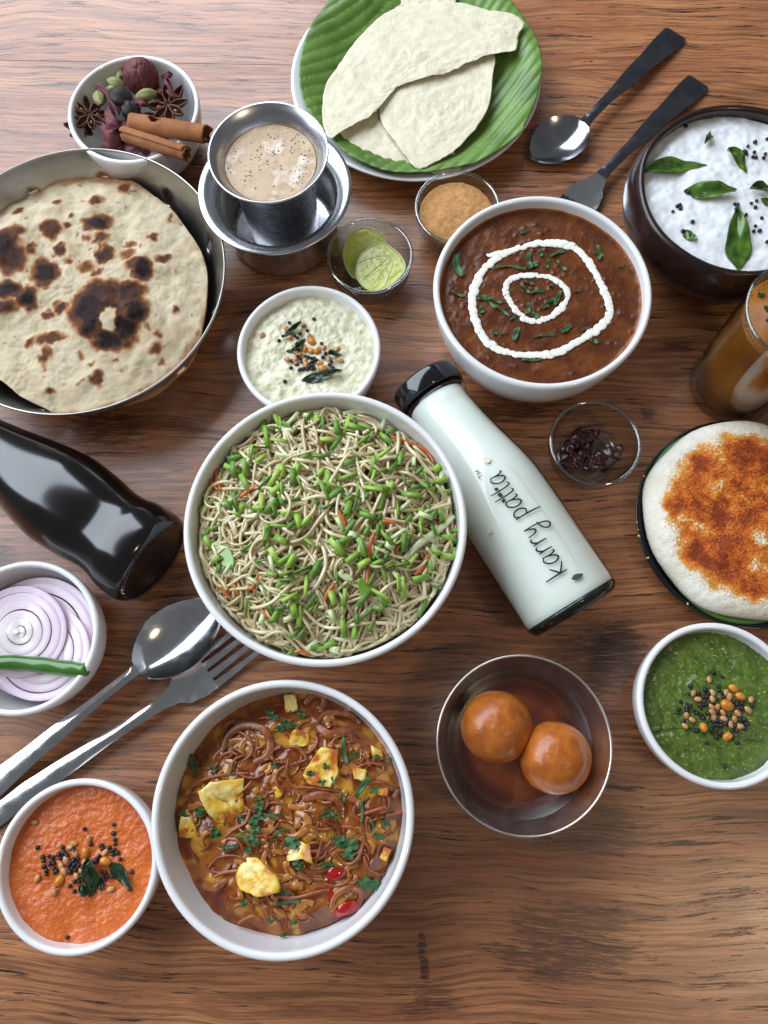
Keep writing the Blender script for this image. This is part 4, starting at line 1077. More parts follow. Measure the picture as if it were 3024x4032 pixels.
m_so = M('spring_onion_green', lin(138, 172, 70), lin(108, 148, 54), nscale=120, rough=.42, sss=.15, sss_c=(.4, 1, .2), coat=.05)
m_so2 = M('spring_onion_dark', lin(82, 122, 48), lin(106, 146, 58), nscale=120, rough=.42, sss=.15, sss_c=(.4, 1, .2), coat=.05)
m_so4 = M('spring_onion_yellow', lin(164, 194, 84), lin(134, 176, 62), nscale=90, rough=.42, sss=.2, sss_c=(.6, 1, .3), coat=.05)
m_so3 = M('spring_onion_pale', lin(218, 226, 186), lin(176, 204, 120), nscale=70, rough=.28, sss=.3, sss_c=(.8, 1, .5), coat=.2, stretch=(1, 1, .3))
def tube_piece(name, L_, r, mat, flat):
    """hollow cut stalk lying along x"""
    n = 14; rows = [(-L_ / 2, r), (L_ / 2, r), (L_ / 2, r * .72), (-L_ / 2, r * .72)]
    v, f = [], []
    for xx, rr in rows:
        for k in range(n):
            a = 2 * pi * k / n; v.append(Vector((xx + .25 * r * sin(a) * (1 if xx > 0 else -.6), rr * cos(a), rr * flat * sin(a) + .25 * r * (xx / L_) ** 2)))
    for a in range(4):
        for k in range(n): f.append((a * n + k, a * n + (k + 1) % n, ((a + 1) % 4) * n + (k + 1) % n, ((a + 1) % 4) * n + k))
    me = mesh_from(name, v, f, mat, True)
    for i_, pl in enumerate(me.polygons): pl.use_smooth = (i_ // n) % 2 == 0
    return me
so_meshes = [tube_piece('spring_onion', random.uniform(.0065, .0140), random.uniform(.0014, .0023), m, random.uniform(.45, 1)) for m in [m_so] * 9 + [m_so2] * 8 + [m_so4] * 4 + [m_so3] * 4]
def gdom(gx, gy, extra=0): p = on('G', gx, gy, dome); return p
SO = [(340,378),(540,270),(515,310),(490,370),(330,490),(400,480),(395,560),(485,432),(440,385),(655,215),(640,260),(740,195),(715,100),(810,415),(715,420),(685,490),(700,570),(660,530),(805,505),(790,580),(830,600),(885,620),(950,530),(965,450),
      (1040,330),(1075,310),(1050,260),(1145,245),(1190,280),(1160,320),(1150,400),(1220,420),(1090,465),(1145,500),(1130,590),(1090,540),(1180,590),(1050,640),(960,650),(955,700),(1050,715),(1060,745),(1140,660),(1225,700),(1265,690),(1260,545),
      (1325,585),(1390,585),(1450,555),(1480,610),(1440,480),(1310,450),(1340,500),(1355,745),(1400,725),(1460,735),(1375,745),(1485,855),(1530,880),(1560,710),(1560,820),(1225,840),(1160,850),(1145,800),(1180,905),(1110,930),(1030,890),
      (985,840),(930,880),(875,850),(920,940),(760,890),(595,870),(520,830),(580,790),(650,790),(690,770),(730,780),(640,730),(590,650),(540,690),(490,670),(465,735),(560,600),(365,710),(320,660),(345,640),(180,640),(180,690),(130,710),
      (185,830),(200,890),(255,1020),(305,1030),(245,980),(445,1090),(500,980),(545,1010),(620,975),(545,1060),(625,1050),(600,600),(730,1120),(780,1030),(405,1240),(530,1230),(595,1240),(670,1205),(790,1225),(755,1210),(690,1280),(640,1180),
      (870,1280),(875,1185),(935,1180),(925,1235),(1040,1190),(1060,1270),(1135,1190),(1130,1170),(1120,1245),(930,1350),(1170,1015),(1220,1070),(1230,1100),(1300,980),(1350,1080),(1235,1005),(1020,970),(1040,1000),(980,970),(1165,960),
      (1080,1080),(1090,1000),(760,1440),(790,1450),(840,1440),(885,1465),(720,1340),(645,1290),(650,1480),(570,1275),(1360,1240),(1415,1120),(1490,960),(1540,960),(945,250),(900,270),(600,500),(610,420),(555,540),(1200,480),(1240,440),(1010,600),(840,690),(1300,850),
      (430,700),(505,560),(560,710),(1060,820),(1120,760),(850,330),(890,350),(500,260),(580,330),(240,800)]
rx_ = random.Random(5)
for _ in range(60):
    a, q = rx_.random() * 6.28, sqrt(rx_.random()) * 640
    SO.append((820 + q * cos(a), 800 + q * .95 * sin(a)))
zs_done = []
for i, (a, b) in enumerate(SO):
    p = gdom(a, b); me = rnd.choice(so_meshes)
    lift = .0030 + .0012 * sum(1 for q in zs_done if (q - p).length < .005); zs_done.append(p)
    mt_ = me.materials[0]; tone = {m_so3.name: 'pale white', m_so.name: 'bright green', m_so2.name: 'dark green', m_so4.name: 'yellow-green'}[mt_.name]
    inst('spring_onion_piece', me, p + Vector((0, 0, lift)), (rnd.random() * 6, rnd.uniform(-.3, .3), rnd.gauss(.9, .95)), (1, 1, 1),
         tone + ' cut piece of spring onion on the noodles', 'spring onion', tone + ' spring onion on the noodles')
m_carrot = M('carrot', lin(206, 112, 48), lin(184, 88, 34), nscale=90, rough=.35, sss=.2, sss_c=(1, .4, .1), coat=.2)
for i, pts in enumerate([[(125,480),(190,530),(250,600)],[(240,460),(245,530),(265,600)],[(1190,310),(1290,345),(1380,390),(1420,450)],[(370,640),(420,600),(470,570)],[(900,710),(930,760),(945,820)],[(1100,830),(1075,900),(1065,1000),(1060,1110)],
        [(270,1090),(290,1150),(320,1190)],[(320,1090),(350,1130),(360,1170)],[(470,1230),(520,1280),(550,1310)],[(1320,1060),(1360,1010),(1390,950)],[(1110,790),(1160,770),(1210,780)],[(1540,790),(1530,850),(1500,900)],[(830,1200),(850,1150),(880,1110)],
        [(800,350),(850,320),(880,330)],[(1480,540),(1510,550),(1530,570)],[(400,1140),(440,1125),(470,1060)],[(660,1480),(700,1470),(750,1490)],[(1240,830),(1245,880),(1210,930)]]):
    P = [gdom(a, b) + Vector((0, 0, .0026)) for a, b in pts]
    v, f = tube(smooth_path(P, 7), lambda t: .0011 * (.6 + .4 * sin(pi * t)) + .0002, 6, .6)
    tag(mk('carrot_shred', v, f, m_carrot), 'thin orange carrot shred among the noodles', 'carrot', 'carrot shreds in the noodles')
m_cab = M('cabbage', lin(206, 212, 178), lin(176, 192, 120), nscale=50, rough=.2, sss=.4, sss_c=(.8, 1, .6), coat=.4)
for i, pts in enumerate([[(930,185),(1040,170),(1150,195),(1190,220)],[(1250,990),(1330,900),(1440,820),(1530,740)],[(1400,1040),(1420,930),(1435,790)],[(1460,540),(1470,490),(1480,440)],[(900,1050),(960,1080),(970,1100)],[(270,345),(380,300),(470,290)],[(600,270),(640,275),(670,265)]]):
    P = [gdom(a, b) + Vector((0, 0, .0022)) for a, b in pts]
    v, f = tube(smooth_path(P, 8), lambda t: .0022 * (.5 + .5 * sin(pi * t)) + .0003, 7, .5)
    tag(mk('cabbage_shred', v, f, m_cab), 'pale translucent cabbage shred among the noodles', 'cabbage', 'cabbage shreds in the noodles')
m_pep = M('green_pepper', lin(104, 146, 44), lin(128, 164, 66), nscale=70, rough=.2, sss=.3, sss_c=(.5, 1, .2), coat=.4)
for i, pts in enumerate([[(225,910),(300,900),(340,980),(320,1030),(250,990)],[(1010,1080),(1070,1100),(1080,1160),(1030,1180)],[(745,1050),(790,1000),(810,1010),(780,1060)]]):
    w = [gdom(a, b) for a, b in pts]
    o = patch('green_pepper_piece', w, lambda a, b: dome(a, b) + .0022, m_pep, 6, .0012, None, None, 4)
    tag(o, ['large green pepper piece at the side of the noodles', 'green pepper piece near the front of the noodles', 'small dark green pepper piece amid the noodles'][i], 'pepper', 'green pepper in the noodles')

# ================================================================== paneer curry
PX, PY, PR, PH = BOWLS['paneer'][:4]
PC = at('J', 850, 880, .05)
rcur = .0655
def zf_cur(px, py):
    d = math.hypot(px - PC.x, py - PC.y) / rcur
    return .0505 + .005 * (1 - d * d) + .0032 * fbm(px, py, 42, 3) + .0008 * fbm(px + 2, py, 150, 3) - .004 * sstep(.86, 1.02, d)
def col_cur(px, py, pz):
    c = mix3(lin(156, 90, 28), lin(116, 58, 21), .5 + 1.3 * fbm(px, py, 40, 3))
    c = mix3(c, lin(196, 138, 48), sstep(.12, .4, fbm(px + 4, py + 1, 70, 3)))
    return mix3(c, lin(112, 34, 16), sstep(.15, .4, fbm(px + 8, py, 90, 3)) * .7)
m_cur = M('paneer_curry', (0, 0, 0), None, attr=True, rough=.17, coat=.4, bump=.4, bscale=260, sss=.08)
co = [at('J', a, b, .0475) for a, b in [(880,178),(1050,190),(1180,240),(1300,330),(1390,450),(1450,600),(1480,760),(1490,900),(1460,1050),(1400,1180),(1330,1310),(1230,1420),(1080,1500),(900,1560),(740,1580),(580,1570),(510,1500),(430,1430),(320,1330),(250,1180),(205,1030),(200,850),(240,680),(300,510),(400,370),(520,270),(700,195)]]
# keep the edge of the filling inside the bowl wall
def clampb(p, z):
    d = Vector((p.x - PX, p.y - PY, 0)); lim = fill_r('paneer', z, .0012)
    if d.length > lim: d *= lim / d.length
    return Vector((PX + d.x, PY + d.y, 0))
co = [clampb(p, .047) for p in co]
tag(patch('paneer_curry', co, zf_cur, m_cur, 110, .014, None, col_cur, 9, .86), 'oily brown onion and tomato curry around the paneer', 'curry')
m_pan_ = M('paneer', (0, 0, 0), None, attr=True, rough=.35, bump=.5, bscale=300, sss=.2, sss_c=(1, .8, .4), coat=.12)
def col_pan(px, py, pz, cz, e):
    v = fbm(px + 3, py, 70, 4) + .35 * e
    c = mix3(lin(236, 216, 142), lin(222, 178, 62), sstep(-.2, .30, v))
    c = mix3(c, lin(176, 96, 30), sstep(.32, .62, v + .25 * fbm(px, py, 190, 2)))
    return mix3(c, lin(190, 120, 36), sstep(.0025, .007, cz - pz))
PNL = ['tall pale paneer piece with herb bits on it', 'broad cracked paneer piece beside the coriander heap', 'rounded yellow paneer piece with a dark flake on top', 'small wedge of paneer between the herb clusters', 'paneer piece at the bowl wall nearest the orange chutney',
       'sauce-coated paneer lump beyond the tall piece', 'yellow paneer block at the rim by the fork', 'tiny paneer crumb in the middle of the curry', 'half-buried paneer piece under fried onion', 'paneer piece against the wall facing the steel bowl', 'thin paneer scrap under coriander by the bowl wall', 'pale paneer sliver at the wall below the onion strands']
PN = [[(1035,490),(1130,505),(1130,640),(1085,720),(960,705),(925,650),(985,560)],[(350,740),(420,690),(600,665),(590,780),(600,850),(520,920),(450,930),(390,850)],[(590,1120),(670,1120),(740,1180),(800,1230),(810,1300),(700,1330),(580,1290),(540,1230)],
      [(900,1020),(970,1050),(990,1150),(930,1120),(830,1140),(850,1080)],[(250,880),(300,890),(320,960),(310,1010),(240,1000)],[(880,390),(960,410),(970,480),(890,500),(840,470)],[(830,200),(890,195),(900,290),(830,300)],[(760,720),(790,695),(820,730),(800,790),(770,770)],
      [(1210,610),(1290,620),(1280,680),(1220,670)],[(1310,480),(1370,510),(1390,570),(1330,560)],[(1360,730),(1410,720),(1410,770),(1350,760)],[(1390,1055),(1430,1070),(1400,1140),(1360,1120)]]
for i, pts in enumerate(PN):
    w = [on('J', a, b, zf_cur) for a, b in pts]; cx = sum(p.x for p in w) / len(w); cy = sum(p.y for p in w) / len(w)
    top = max(zf_cur(p.x, p.y) for p in w) + (.0036 if i < 4 else .0016); sx, sy = rnd.uniform(-.3, .3), rnd.uniform(-.3, .3)
    dense = []
    for k in range(len(w)):
        p0, p1 = w[k], w[(k + 1) % len(w)]
        for j in range(6):
            q = p0.lerp(p1, j / 6); dense.append(Vector((q.x + .0007 * nz(q.x, q.y, 1, 420), q.y + .0007 * nz(q.x, q.y, 5, 420), 0)))
    rad = max((Vector((p.x - cx, p.y - cy, 0))).length for p in w)
    def ztop(a, b):
        crack = -.0014 * sstep(.0009, .0, abs((a - cx) * .6 + (b - cy) * .8 + .0016 * nz(a, b, 2, 160))) if i in (1, 2) else 0
        return top + sx * (a - cx) + sy * (b - cy) + .0009 * fbm(a, b, 150, 3) + crack - .0022 * sstep(.7, 1.02, math.hypot(a - cx, b - cy) / rad)
    o = patch('paneer_piece', dense, ztop, m_pan_, 16, .010, None, lambda a, b, c: col_pan(a, b, c, ztop(a, b), math.hypot(a - cx, b - cy) / rad), 1, .97)
    tag(o, PNL[i], 'paneer', 'paneer pieces in the curry')
m_redp = M('red_pepper', lin(168, 26, 20), lin(140, 16, 14), nscale=80, rough=.14, coat=.6, sss=.1)
for i, pts in enumerate([[(1040,1175),(1100,1170),(1165,1185),(1170,1220),(1080,1250)],[(1100,1410),(1160,1375),(1230,1360),(1240,1410),(1160,1440),(1110,1450)],[(1075,1290),(1110,1330),(1090,1370),(1070,1330)]]):
    w = [on('J', a, b, zf_cur) for a, b in pts]; cx = sum(p.x for p in w) / len(w); cy = sum(p.y for p in w) / len(w); top = max(zf_cur(p.x, p.y) for p in w) + .0018
    o = patch('red_pepper_piece', w, lambda a, b: top - 60 * ((a - cx) ** 2 + (b - cy) ** 2), m_redp, 8, .004, None, None, 4, .9)
    tag(o, ['bright red pepper square in the curry', 'long red pepper strip under fried onion by the bowl wall', 'red pepper sliver between the two larger red pieces'][i], 'pepper', 'red pepper in the curry')
m_fon = M('fried_onion', lin(156, 82, 36), lin(106, 50, 24), nscale=120, rough=.25, r2=.4, coat=.3, bump=.5, bscale=260, sss=.1)
m_fon2 = M('soft_onion', lin(184, 126, 62), lin(160, 94, 38), nscale=100, rough=.16, coat=.5, sss=.3, sss_c=(1, .6, .3))
m_fon3 = M('fried_onion_purple', lin(158, 92, 52), lin(112, 56, 30), nscale=150, rough=.3, coat=.3, bump=.7, bscale=300)
def fonion(pts, w, mat, label, lift=.0022, flat=.4, clampz=True, grp='fried onion strands in the curry'):
    P = []
    for a, b in pts:
        q = on('J', a, b, zf_cur); q.z += lift; P.append(q)
    path = smooth_path(P, 7)
    path = [p + Vector((0, 0, .0003 * sin(i * .3 + pts[0][0]))) for i, p in enumerate(path)]
    v, f = tube(path, lambda t: w * (.45 + .55 * sin(pi * (.08 + .84 * t)) ** .6) * (1 + .10 * sin(11 * t + pts[0][1])), 8, flat)
    tag(mk('onion_strand', v, f, mat), label, 'onion', grp)
BSL = ['curving like a hook beyond the cracked paneer', 'lying outermost of the pair by the wall near the noodle bowl', 'thicker of the pair by the wall near the noodle bowl', 'arching below the tall pale paneer', 'looped over the long red pepper strip',
       'folded next to the yellow paneer block', 'short, beside the rounded paneer', 'short, at the end of the arching strip', 'pressed against the wall facing the steel bowl']
for pts, w in [([(470,520),(510,430),(590,375),(690,385),(745,450),(730,540),(650,580)], .0026), ([(1010,350),(1070,300),(1190,310),(1250,360)], .0020), ([(1010,370),(1080,420),(1180,400),(1215,470)], .0028), ([(930,790),(1030,765),(1120,790),(1155,860)], .0027),
               ([(1090,1410),(1115,1330),(1200,1290),(1260,1320),(1230,1420)], .0020), ([(940,250),(990,200),(1050,220),(1030,300)], .0022), ([(360,1270),(430,1290),(500,1240)], .0022), ([(1180,780),(1240,800),(1250,840)], .0022), ([(1430,640),(1470,720),(1440,780)], .0016)]:
    fonion(pts, w, m_fon3, 'broad fried onion strip ' + BSL.pop(0), .0025, .3, grp='broad fried onion strips in the curry')
LB = 'thin crisp brown fried onion strand on the curry'
for pts in [[(430,1225),(500,1200),(575,1190)],[(480,1010),(540,960),(610,915),(635,840)],[(850,560),(840,650),(880,715),(1000,725),(1145,745)],[(1260,900),(1272,1030),(1235,1130),(1170,1150),(1110,1080)],[(1275,1110),(1300,1180),(1375,1212),(1450,1170)],
            [(760,1330),(880,1345),(1000,1315),(1080,1300)],[(830,500),(900,495),(950,560),(900,580)],[(520,700),(560,760),(640,690)],[(300,740),(360,680),(480,650),(630,640)],[(1150,940),(1220,950),(1240,980)],[(1290,700),(1380,690),(1470,720)],[(940,930),(1040,960),(1100,950)],
            [(1240,880),(1340,850),(1400,830)],[(500,1010),(560,1020),(600,1080)],[(1040,1020),(1010,1120),(980,1180)],[(560,1490),(640,1450),(700,1470)],[(1400,880),(1450,870),(1495,855)]]:
    fonion(pts, .0011, m_fon, LB, .0030, .6, grp='thin fried onion strands in the curry')
for i in range(210):
    a, q = rnd.random() * 6.28, sqrt(rnd.random()) * 600
    cx, cy = 850 + q * cos(a), 880 + q * 1.08 * sin(a)
    r = rnd.uniform(40, 125); th0 = rnd.random() * 6.28; arc = rnd.uniform(.9, 3.4)
    pts = [(cx + r * cos(th0 + arc * k / 4), cy + r * .8 * sin(th0 + arc * k / 4)) for k in range(5)]
    pts = [(u, v_) for u, v_ in pts if ((u - 850) / 600) ** 2 + ((v_ - 880) / 650) ** 2 < 1.0]
    if len(pts) < 3: continue
    k = rnd.random()
    if k < .6: fonion(pts, rnd.uniform(.0006, .0011), m_fon, LB, rnd.uniform(.0006, .0028), .6, grp='thin fried onion strands in the curry')
    else: fonion(pts, rnd.uniform(.0014, .0026), m_fon2, 'soft glossy golden onion slice in the curry', rnd.uniform(.0006, .0014), .28, grp='soft onion slices in the curry')
def herb_leaf(cx, cy, r, rot, zf):
    """lobed coriander leaf scrap"""
    n = 21; v = [Vector((cx, cy, zf(cx, cy) + .0016))]
    for k in range(n):
        a = 2 * pi * k / n
        rr = r * (.58 + .42 * abs(sin(2.5 * a + rot))) * (.8 + .35 * nz(k, rot * 7))
        xx, yy = cx + rr * cos(a + rot), cy + rr * .75 * sin(a + rot)
        v.append(Vector((xx, yy, zf(xx, yy) + .0012 + .0009 * sin(3 * a + rot))))
    return v, [(0, 1 + k, 1 + (k + 1) % n) for k in range(n)]
for (a, b, r) in [(745,300,.0032),(770,325,.003),(830,365,.0034),(870,365,.003),(800,390,.0026),(690,790,.003),(680,830,.0034),(690,880,.0034),(650,910,.0036),(660,960,.0036),(630,1010,.0036),(660,1030,.0032),(440,985,.0036),(430,950,.0022),(1140,1020,.0048),(1195,1045,.0056),
        (1190,1100,.004),(900,1150,.0032),(915,1175,.0024),(870,1030,.0050),(350,850,.0034),(350,870,.0028),(600,1370,.0026),(750,1470,.0024),(620,1070,.0026),(580,890,.0026),(1110,880,.0026),(1060,880,.0024),(1290,1260,.0055),(1340,1270,.0045),(260,870,.0026),(310,600,.003),(430,610,.0028),
        (970,640,.0024),(1060,600,.0026),(1040,690,.003),(530,635,.0022),(920,310,.003),(860,230,.0026),(1350,550,.0024),(1430,560,.0022),(1400,920,.0026),(490,1060,.0026),(880,1480,.0024),(820,1550,.0022),(770,590,.0022)]:
    p = on('J', a, b, zf_cur); v, f = herb_leaf(p.x, p.y, r * 1.3, rnd.random() * 6, lambda u, w: zf_cur(u, w) + .0026)
    tag(solid(mk('coriander_leaf', v, f, m_coriander, None, False), .0003), 'lobed coriander leaf scrap on the paneer curry', 'herb', 'coriander leaves on the curry')
for (x0, y0, x1, y1, w) in [(300,530,345,620,24),(1160,430,1185,590,22),(1230,770,1310,660,34),(1190,560,1250,520,22),(1330,980,1390,1000,26),(1310,900,1330,990,14),(760,1005,860,960,18),(710,870,815,870,18),(780,1385,915,1365,22),(1020,1165,1110,1155,22),(500,1055,570,1040,16),
        (740,1310,860,1320,22),(1265,780,1265,920,16),(1310,750,1360,720,24),(560,1000,610,960,18),(1140,740,1165,800,14),(410,1000,460,990,18),(1090,660,1110,700,16),(1040,850,1110,880,18)]:
    p0, p1 = on('J', x0, y0, zf_cur), on('J', x1, y1, zf_cur); px = (p1 - p0).length / math.hypot(x1 - x0, y1 - y0)
    mid = (p0 + p1) / 2 + Vector((rnd.uniform(-1, 1), rnd.uniform(-1, 1), 0)) * (p1 - p0).length * .12
    v, f = strip_geo(smooth_path([p0, mid, p1], 5), w * px, lambda u, q: zf_cur(u, q) + .0030, .0006, 1.0)
    tag(solid(mk('coriander_shred', v, f, m_coriander), .0003), 'shredded coriander strip on the paneer curry', 'herb', 'coriander shreds on the curry')

# ================================================================== orange-dusted rice cake
ULo = [(-.0715 * 1.02, 0)]
def zf_ul(px, py):
    d = math.hypot(px - UX, py - UY)
    return .0085 + .0052 * sstep(.054, .074, d) + .0008 * fbm(px, py, 40, 2)
w = [Vector((UX + .0715 * (1 + .05 * sin(3 * a + 1)) * cos(a), UY + .0715 * (1 + .05 * sin(3 * a + 1)) * sin(a), 0)) for a in [2 * pi * k / 24 for k in range(24)]]
tag(solid(patch('leaf_liner', w, zf_ul, m_bleaf, 24, 0, None, lambda a, b, c: lin(64, 108, 42), 4), .0006), 'piece of banana leaf under the rice cake on the black plate', 'leaf')
RK = .0732
def zf_cake(px, py):
    dx, dy = px - UX, py - UY - .001; a = math.atan2(dy, dx); d = math.hypot(dx, dy) / (RK * (1 + .012 * sin(5 * a) + .008 * sin(9 * a + 2)))
    e = sqrt(max(0, 1 - min(1, d) ** 7))
    return .0165 + .0125 * e + .0022 * fbm(px, py, 30, 3) * sstep(1, .8, d) + .0005 * fbm(px, py, 220, 3)
def col_cake(px, py, pz):
    dx, dy = px - UX, py - UY - .001; d = math.hypot(dx, dy) / RK
    v = sstep(.90, .66, d + .10 * fbm(px, py, 60, 3)) * (.76 + .75 * fbm(px + 2, py + 1, 42, 3) + .22 * fbm(px, py, 190, 2))
    v += .45 * sstep(.98, .7, d) * fbm(px, py, 700, 2)
    c = mix3(lin(232, 228, 216), lin(220, 212, 190), .5 + fbm(px, py, 50, 3))
    c = mix3(c, lin(212, 150, 62), sstep(.04, .26, v)); c = mix3(c, lin(194, 96, 26), sstep(.22, .62, v)); return mix3(c, lin(132, 54, 20), sstep(.62, 1.0, v))
m_cake = M('rice_cake', (0, 0, 0), None, attr=True, rough=.6, bump=.7, bscale=700, sss=.15, r2=.8, spec=.35)
w = [Vector((UX + RK * (1 + .012 * sin(5 * a) + .008 * sin(9 * a + 2)) * cos(a), UY + .001 + RK * (1 + .012 * sin(5 * a) + .008 * sin(9 * a + 2)) * sin(a), 0)) for a in [2 * pi * k / 60 for k in range(60)]]
tag(patch('rice_cake', w, zf_cake, m_cake, 150, .0035, None, col_cake, 6, .96), 'thick white rice cake dusted with orange spice powder', 'rice cake')

# ================================================================== glass of pepper soup
SX, SY = .2580, .2520
root = empty('soup_glass', (SX, SY, 0), 'clear glass tumbler of amber pepper soup', 'glass')
gp = [(0, 0), (.0305, 0), (.0322, .0012), (.0326, .004), (.0338, .05), (.0352, .105), (.0356, .1085), (.0352, .1100), (.0345, .1095), (.0338, .104), (.0325, .05), (.0312, .010), (.029, .0075), (0, .007)]
v, f = lathe(gp, 84); mk('glass', shift(v, (SX, SY, 0)), f, m_glass, root)
ring = [Vector((SX + .0349 * cos(2 * pi * i / 84), SY + .0349 * sin(2 * pi * i / 84), .1088)) for i in range(84)]
v, f = tube(ring, .0013, 8, closed=True); mk('rim', v, f, m_rimglass, root)
m_soup = M('pepper_soup', lin(176, 112, 34), lin(136, 78, 24), nscale=26, rough=.3, sss=.4, sss_c=(1, .5, .1), spec=.3)
zf_soup = lambda a, b: .0985 + .0003 * fbm(a, b, 90, 2)
sb = [(0, .0078), (.028, .0082), (.0307, .0105), (.0320, .05), (.0331, .096), (.0334, .0985), (0, .0985)]
v, f = lathe(sb, 84); tag(mk('pepper_soup', shift(v, (SX, SY, 0)), f, m_soup), 'amber pepper soup with herbs in the glass tumbler', 'soup')
m_froth = M('soup_froth', lin(176, 136, 66), lin(140, 96, 40), nscale=200, rough=.3, coat=.3)
me_fr = ball_mesh('soup_bubble', .0007, m_froth, 1, .6)
for k in range(120):
    a = rnd.random() * 6.28; q = .0326 - abs(rnd.gauss(0, .0009)); s = rnd.uniform(.5, 1.3)
    inst('soup_bubble', me_fr, Vector((SX + q * cos(a), SY + q * sin(a), .0986)) - root.location, (0, 0, 0), (s, s, s), parent=root)
for k in range(26):
    a, q = rnd.random() * 6.28, sqrt(rnd.random()) * .029
    v, f = herb_leaf(SX + q * cos(a), SY + q * sin(a), rnd.uniform(.0016, .0034), rnd.random() * 6, lambda u, w: .0978)
    tag(solid(mk('coriander_leaf', v, f, m_coriander, None, False), .0003), 'chopped coriander leaf floating on the amber soup', 'herb', 'coriander floating on the soup')

# ================================================================== whole spices
m_anise = M('star_anise', lin(112, 70, 50), lin(76, 44, 32), nscale=160, rough=.5, bump=.5, bscale=400)
m_anise_s = M('anise_seed', lin(120, 70, 36), rough=.15, coat=.5)
def carpel_mesh():
    v, f = [], []; n, m = 10, 8; L_ = .0115
    for i in range(n + 1):
        t = i / n; w = .0028 * sin(pi * min(1, t * .93 + .04)) ** .8; dpt = .0045 * sin(pi * min(1, t * .9 + .05)) ** .7
        for k in range(m + 1):
            a = pi * k / m
            v.append(Vector((.0012 + L_ * t, w * cos(a) * (.75 if k in (0, m) else 1), .0022 - dpt * sin(a) + .0016 * t * t)))
    for i in range(n):
        for k in range(m): f.append((i * (m + 1) + k, (i + 1) * (m + 1) + k, (i + 1) * (m + 1) + k + 1, i * (m + 1) + k + 1))
    return mesh_from('carpel', v, f, m_anise)
me_carp = carpel_mesh(); me_ase = ball_mesh('anise_seed', .0016, m_anise_s, 2, .6)
def star_anise(p, tilt, rz, sc, label):
    root = empty('star_anise', p, label, 'spice', 'star anise in the spice bowl'); root.rotation_euler = (tilt[0], tilt[1], rz)
    for k in range(8):
        a = 2 * pi * k / 8; s = sc * rnd.uniform(.85, 1.1)
        c = inst('carpel', me_carp, (0, 0, 0), (0, rnd.uniform(-.12, .1), a), (s, s, s), parent=root); solid(c, .0006)
        if k % 3 == 0: inst('seed', me_ase, (.006 * s * cos(a), .006 * s * sin(a), .0008), (0, 0, a), (1.2 * s, .8 * s, s), parent=root)
star_anise(at('A', 520, 450, .040), (.15, .25, 0), .3, 1.25, 'star anise against the white bowl wall opposite the cinnamon')
star_anise(at('A', 980, 395, .044), (.1, -.15, 0), .9, 1.35, 'star anise above the cinnamon sticks')
star_anise(at('A', 480, 520, .030), (.2, .1, 0), 0.1, 1.05, 'dark star anise tucked under the other at the wall')
m_cin = M('cinnamon', lin(166, 112, 74), lin(138, 86, 54), nscale=50, rough=.75, bump=.5, bscale=300, stretch=(1, 1, 1), spec=.2)
def cinnamon(p0, p1, r, label, holes=None, turn=0.0, gap=.5):
    d = (p1 - p0); L_ = d.length; d.normalize(); s = d.cross(upv).normalized(); u = s.cross(d)
    n, m = 40, 40; v, f = [], []
    for i in range(n + 1):
        t = i / n
        for k in range(m + 1):
            th = turn + gap + (2 * pi * 1.25) * k / m
            rr = r * (1 - .26 * k / m) * (1 + .05 * nz(t * 5, k * .2, r * 1000))
            e = (.004 * nz(k * .25, 3.3 + r * 500) if i in (0, n) else 0)
            v.append(p0 + d * (L_ * t + e) + s * (rr * cos(th)) + u * (rr * sin(th)))
    for i in range(n):
        for k in range(m):
            if holes and holes(i / n, k / m): continue
            f.append((i * (m + 1) + k, (i + 1) * (m + 1) + k, (i + 1) * (m + 1) + k + 1, i * (m + 1) + k + 1))
    tag(solid(mk('cinnamon_stick', v, f, m_cin), .0009, 0), label, 'spice', 'cinnamon sticks in the spice bowl')
cinnamon(at('A', 770, 490, .047), at('A', 1205, 560, .056), .0072, 'thick cinnamon quill with a hole in its side', lambda t, k: ((t - .32) / .09) ** 2 + ((k - .29) / .10) ** 2 < 1, 0.0, -.3)
cinnamon(at('A', 725, 560, .049), at('A', 1085, 675, .056), .0058, 'thin cinnamon quill resting over the bowl rim', None, 0.0, 1.2)
m_card = M('green_cardamom', lin(150, 150, 96), lin(124, 128, 76), nscale=90, rough=.55, bump=.4, bscale=300)
m_bcard = M('black_cardamom', lin(52, 42, 40), lin(34, 28, 28), nscale=120, rough=.6, bump=.8, bscale=300)
def pod(p, L_, r, rz, tilt, mat, label, ridge=.12, grp='green cardamom in the spice bowl', name='cardamom_pod'):
    v, f = [], []; n, m = 14, 24; L_ *= 1.25; r *= 1.22
    R_ = Euler((0, tilt, rz)).to_matrix()
    for i in range(n + 1):
        t = i / n; rr = r * sin(pi * (.02 + .96 * t)) ** .75
        for k in range(m):
            a = 2 * pi * k / m; q = rr * (1 + ridge * abs(sin(1.5 * a * 2)) - ridge * .5)
            v.append(p + R_ @ Vector((L_ * (t - .5), q * cos(a), q * sin(a))))
    for i in range(n):
        for k in range(m): f.append((i * m + k, i * m + (k + 1) % m, (i + 1) * m + (k + 1) % m, (i + 1) * m + k))
    tag(mk(name, v, f, mat), label, 'spice', grp)
pod(at('A', 578, 350, .044), .0150, .0042, radians(110), .3, m_card, 'plump green cardamom pod over the dark petals')
pod(at('A', 675, 265, .044), .0125, .0040, radians(-20), .2, m_card, 'green cardamom pod beside the round nutmeg')
pod(at('A', 705, 215, .040), .0110, .0032, radians(80), .5, m_card, 'upright cardamom pod behind the nutmeg')
pod(at('A', 850, 330, .050), .0140, .0038, radians(18), .1, m_card, 'green cardamom pod below the round nutmeg')
pod(at('A', 660, 305, .042), .0110, .0034, radians(-5), .1, m_card, 'half-hidden cardamom pod by the black one')
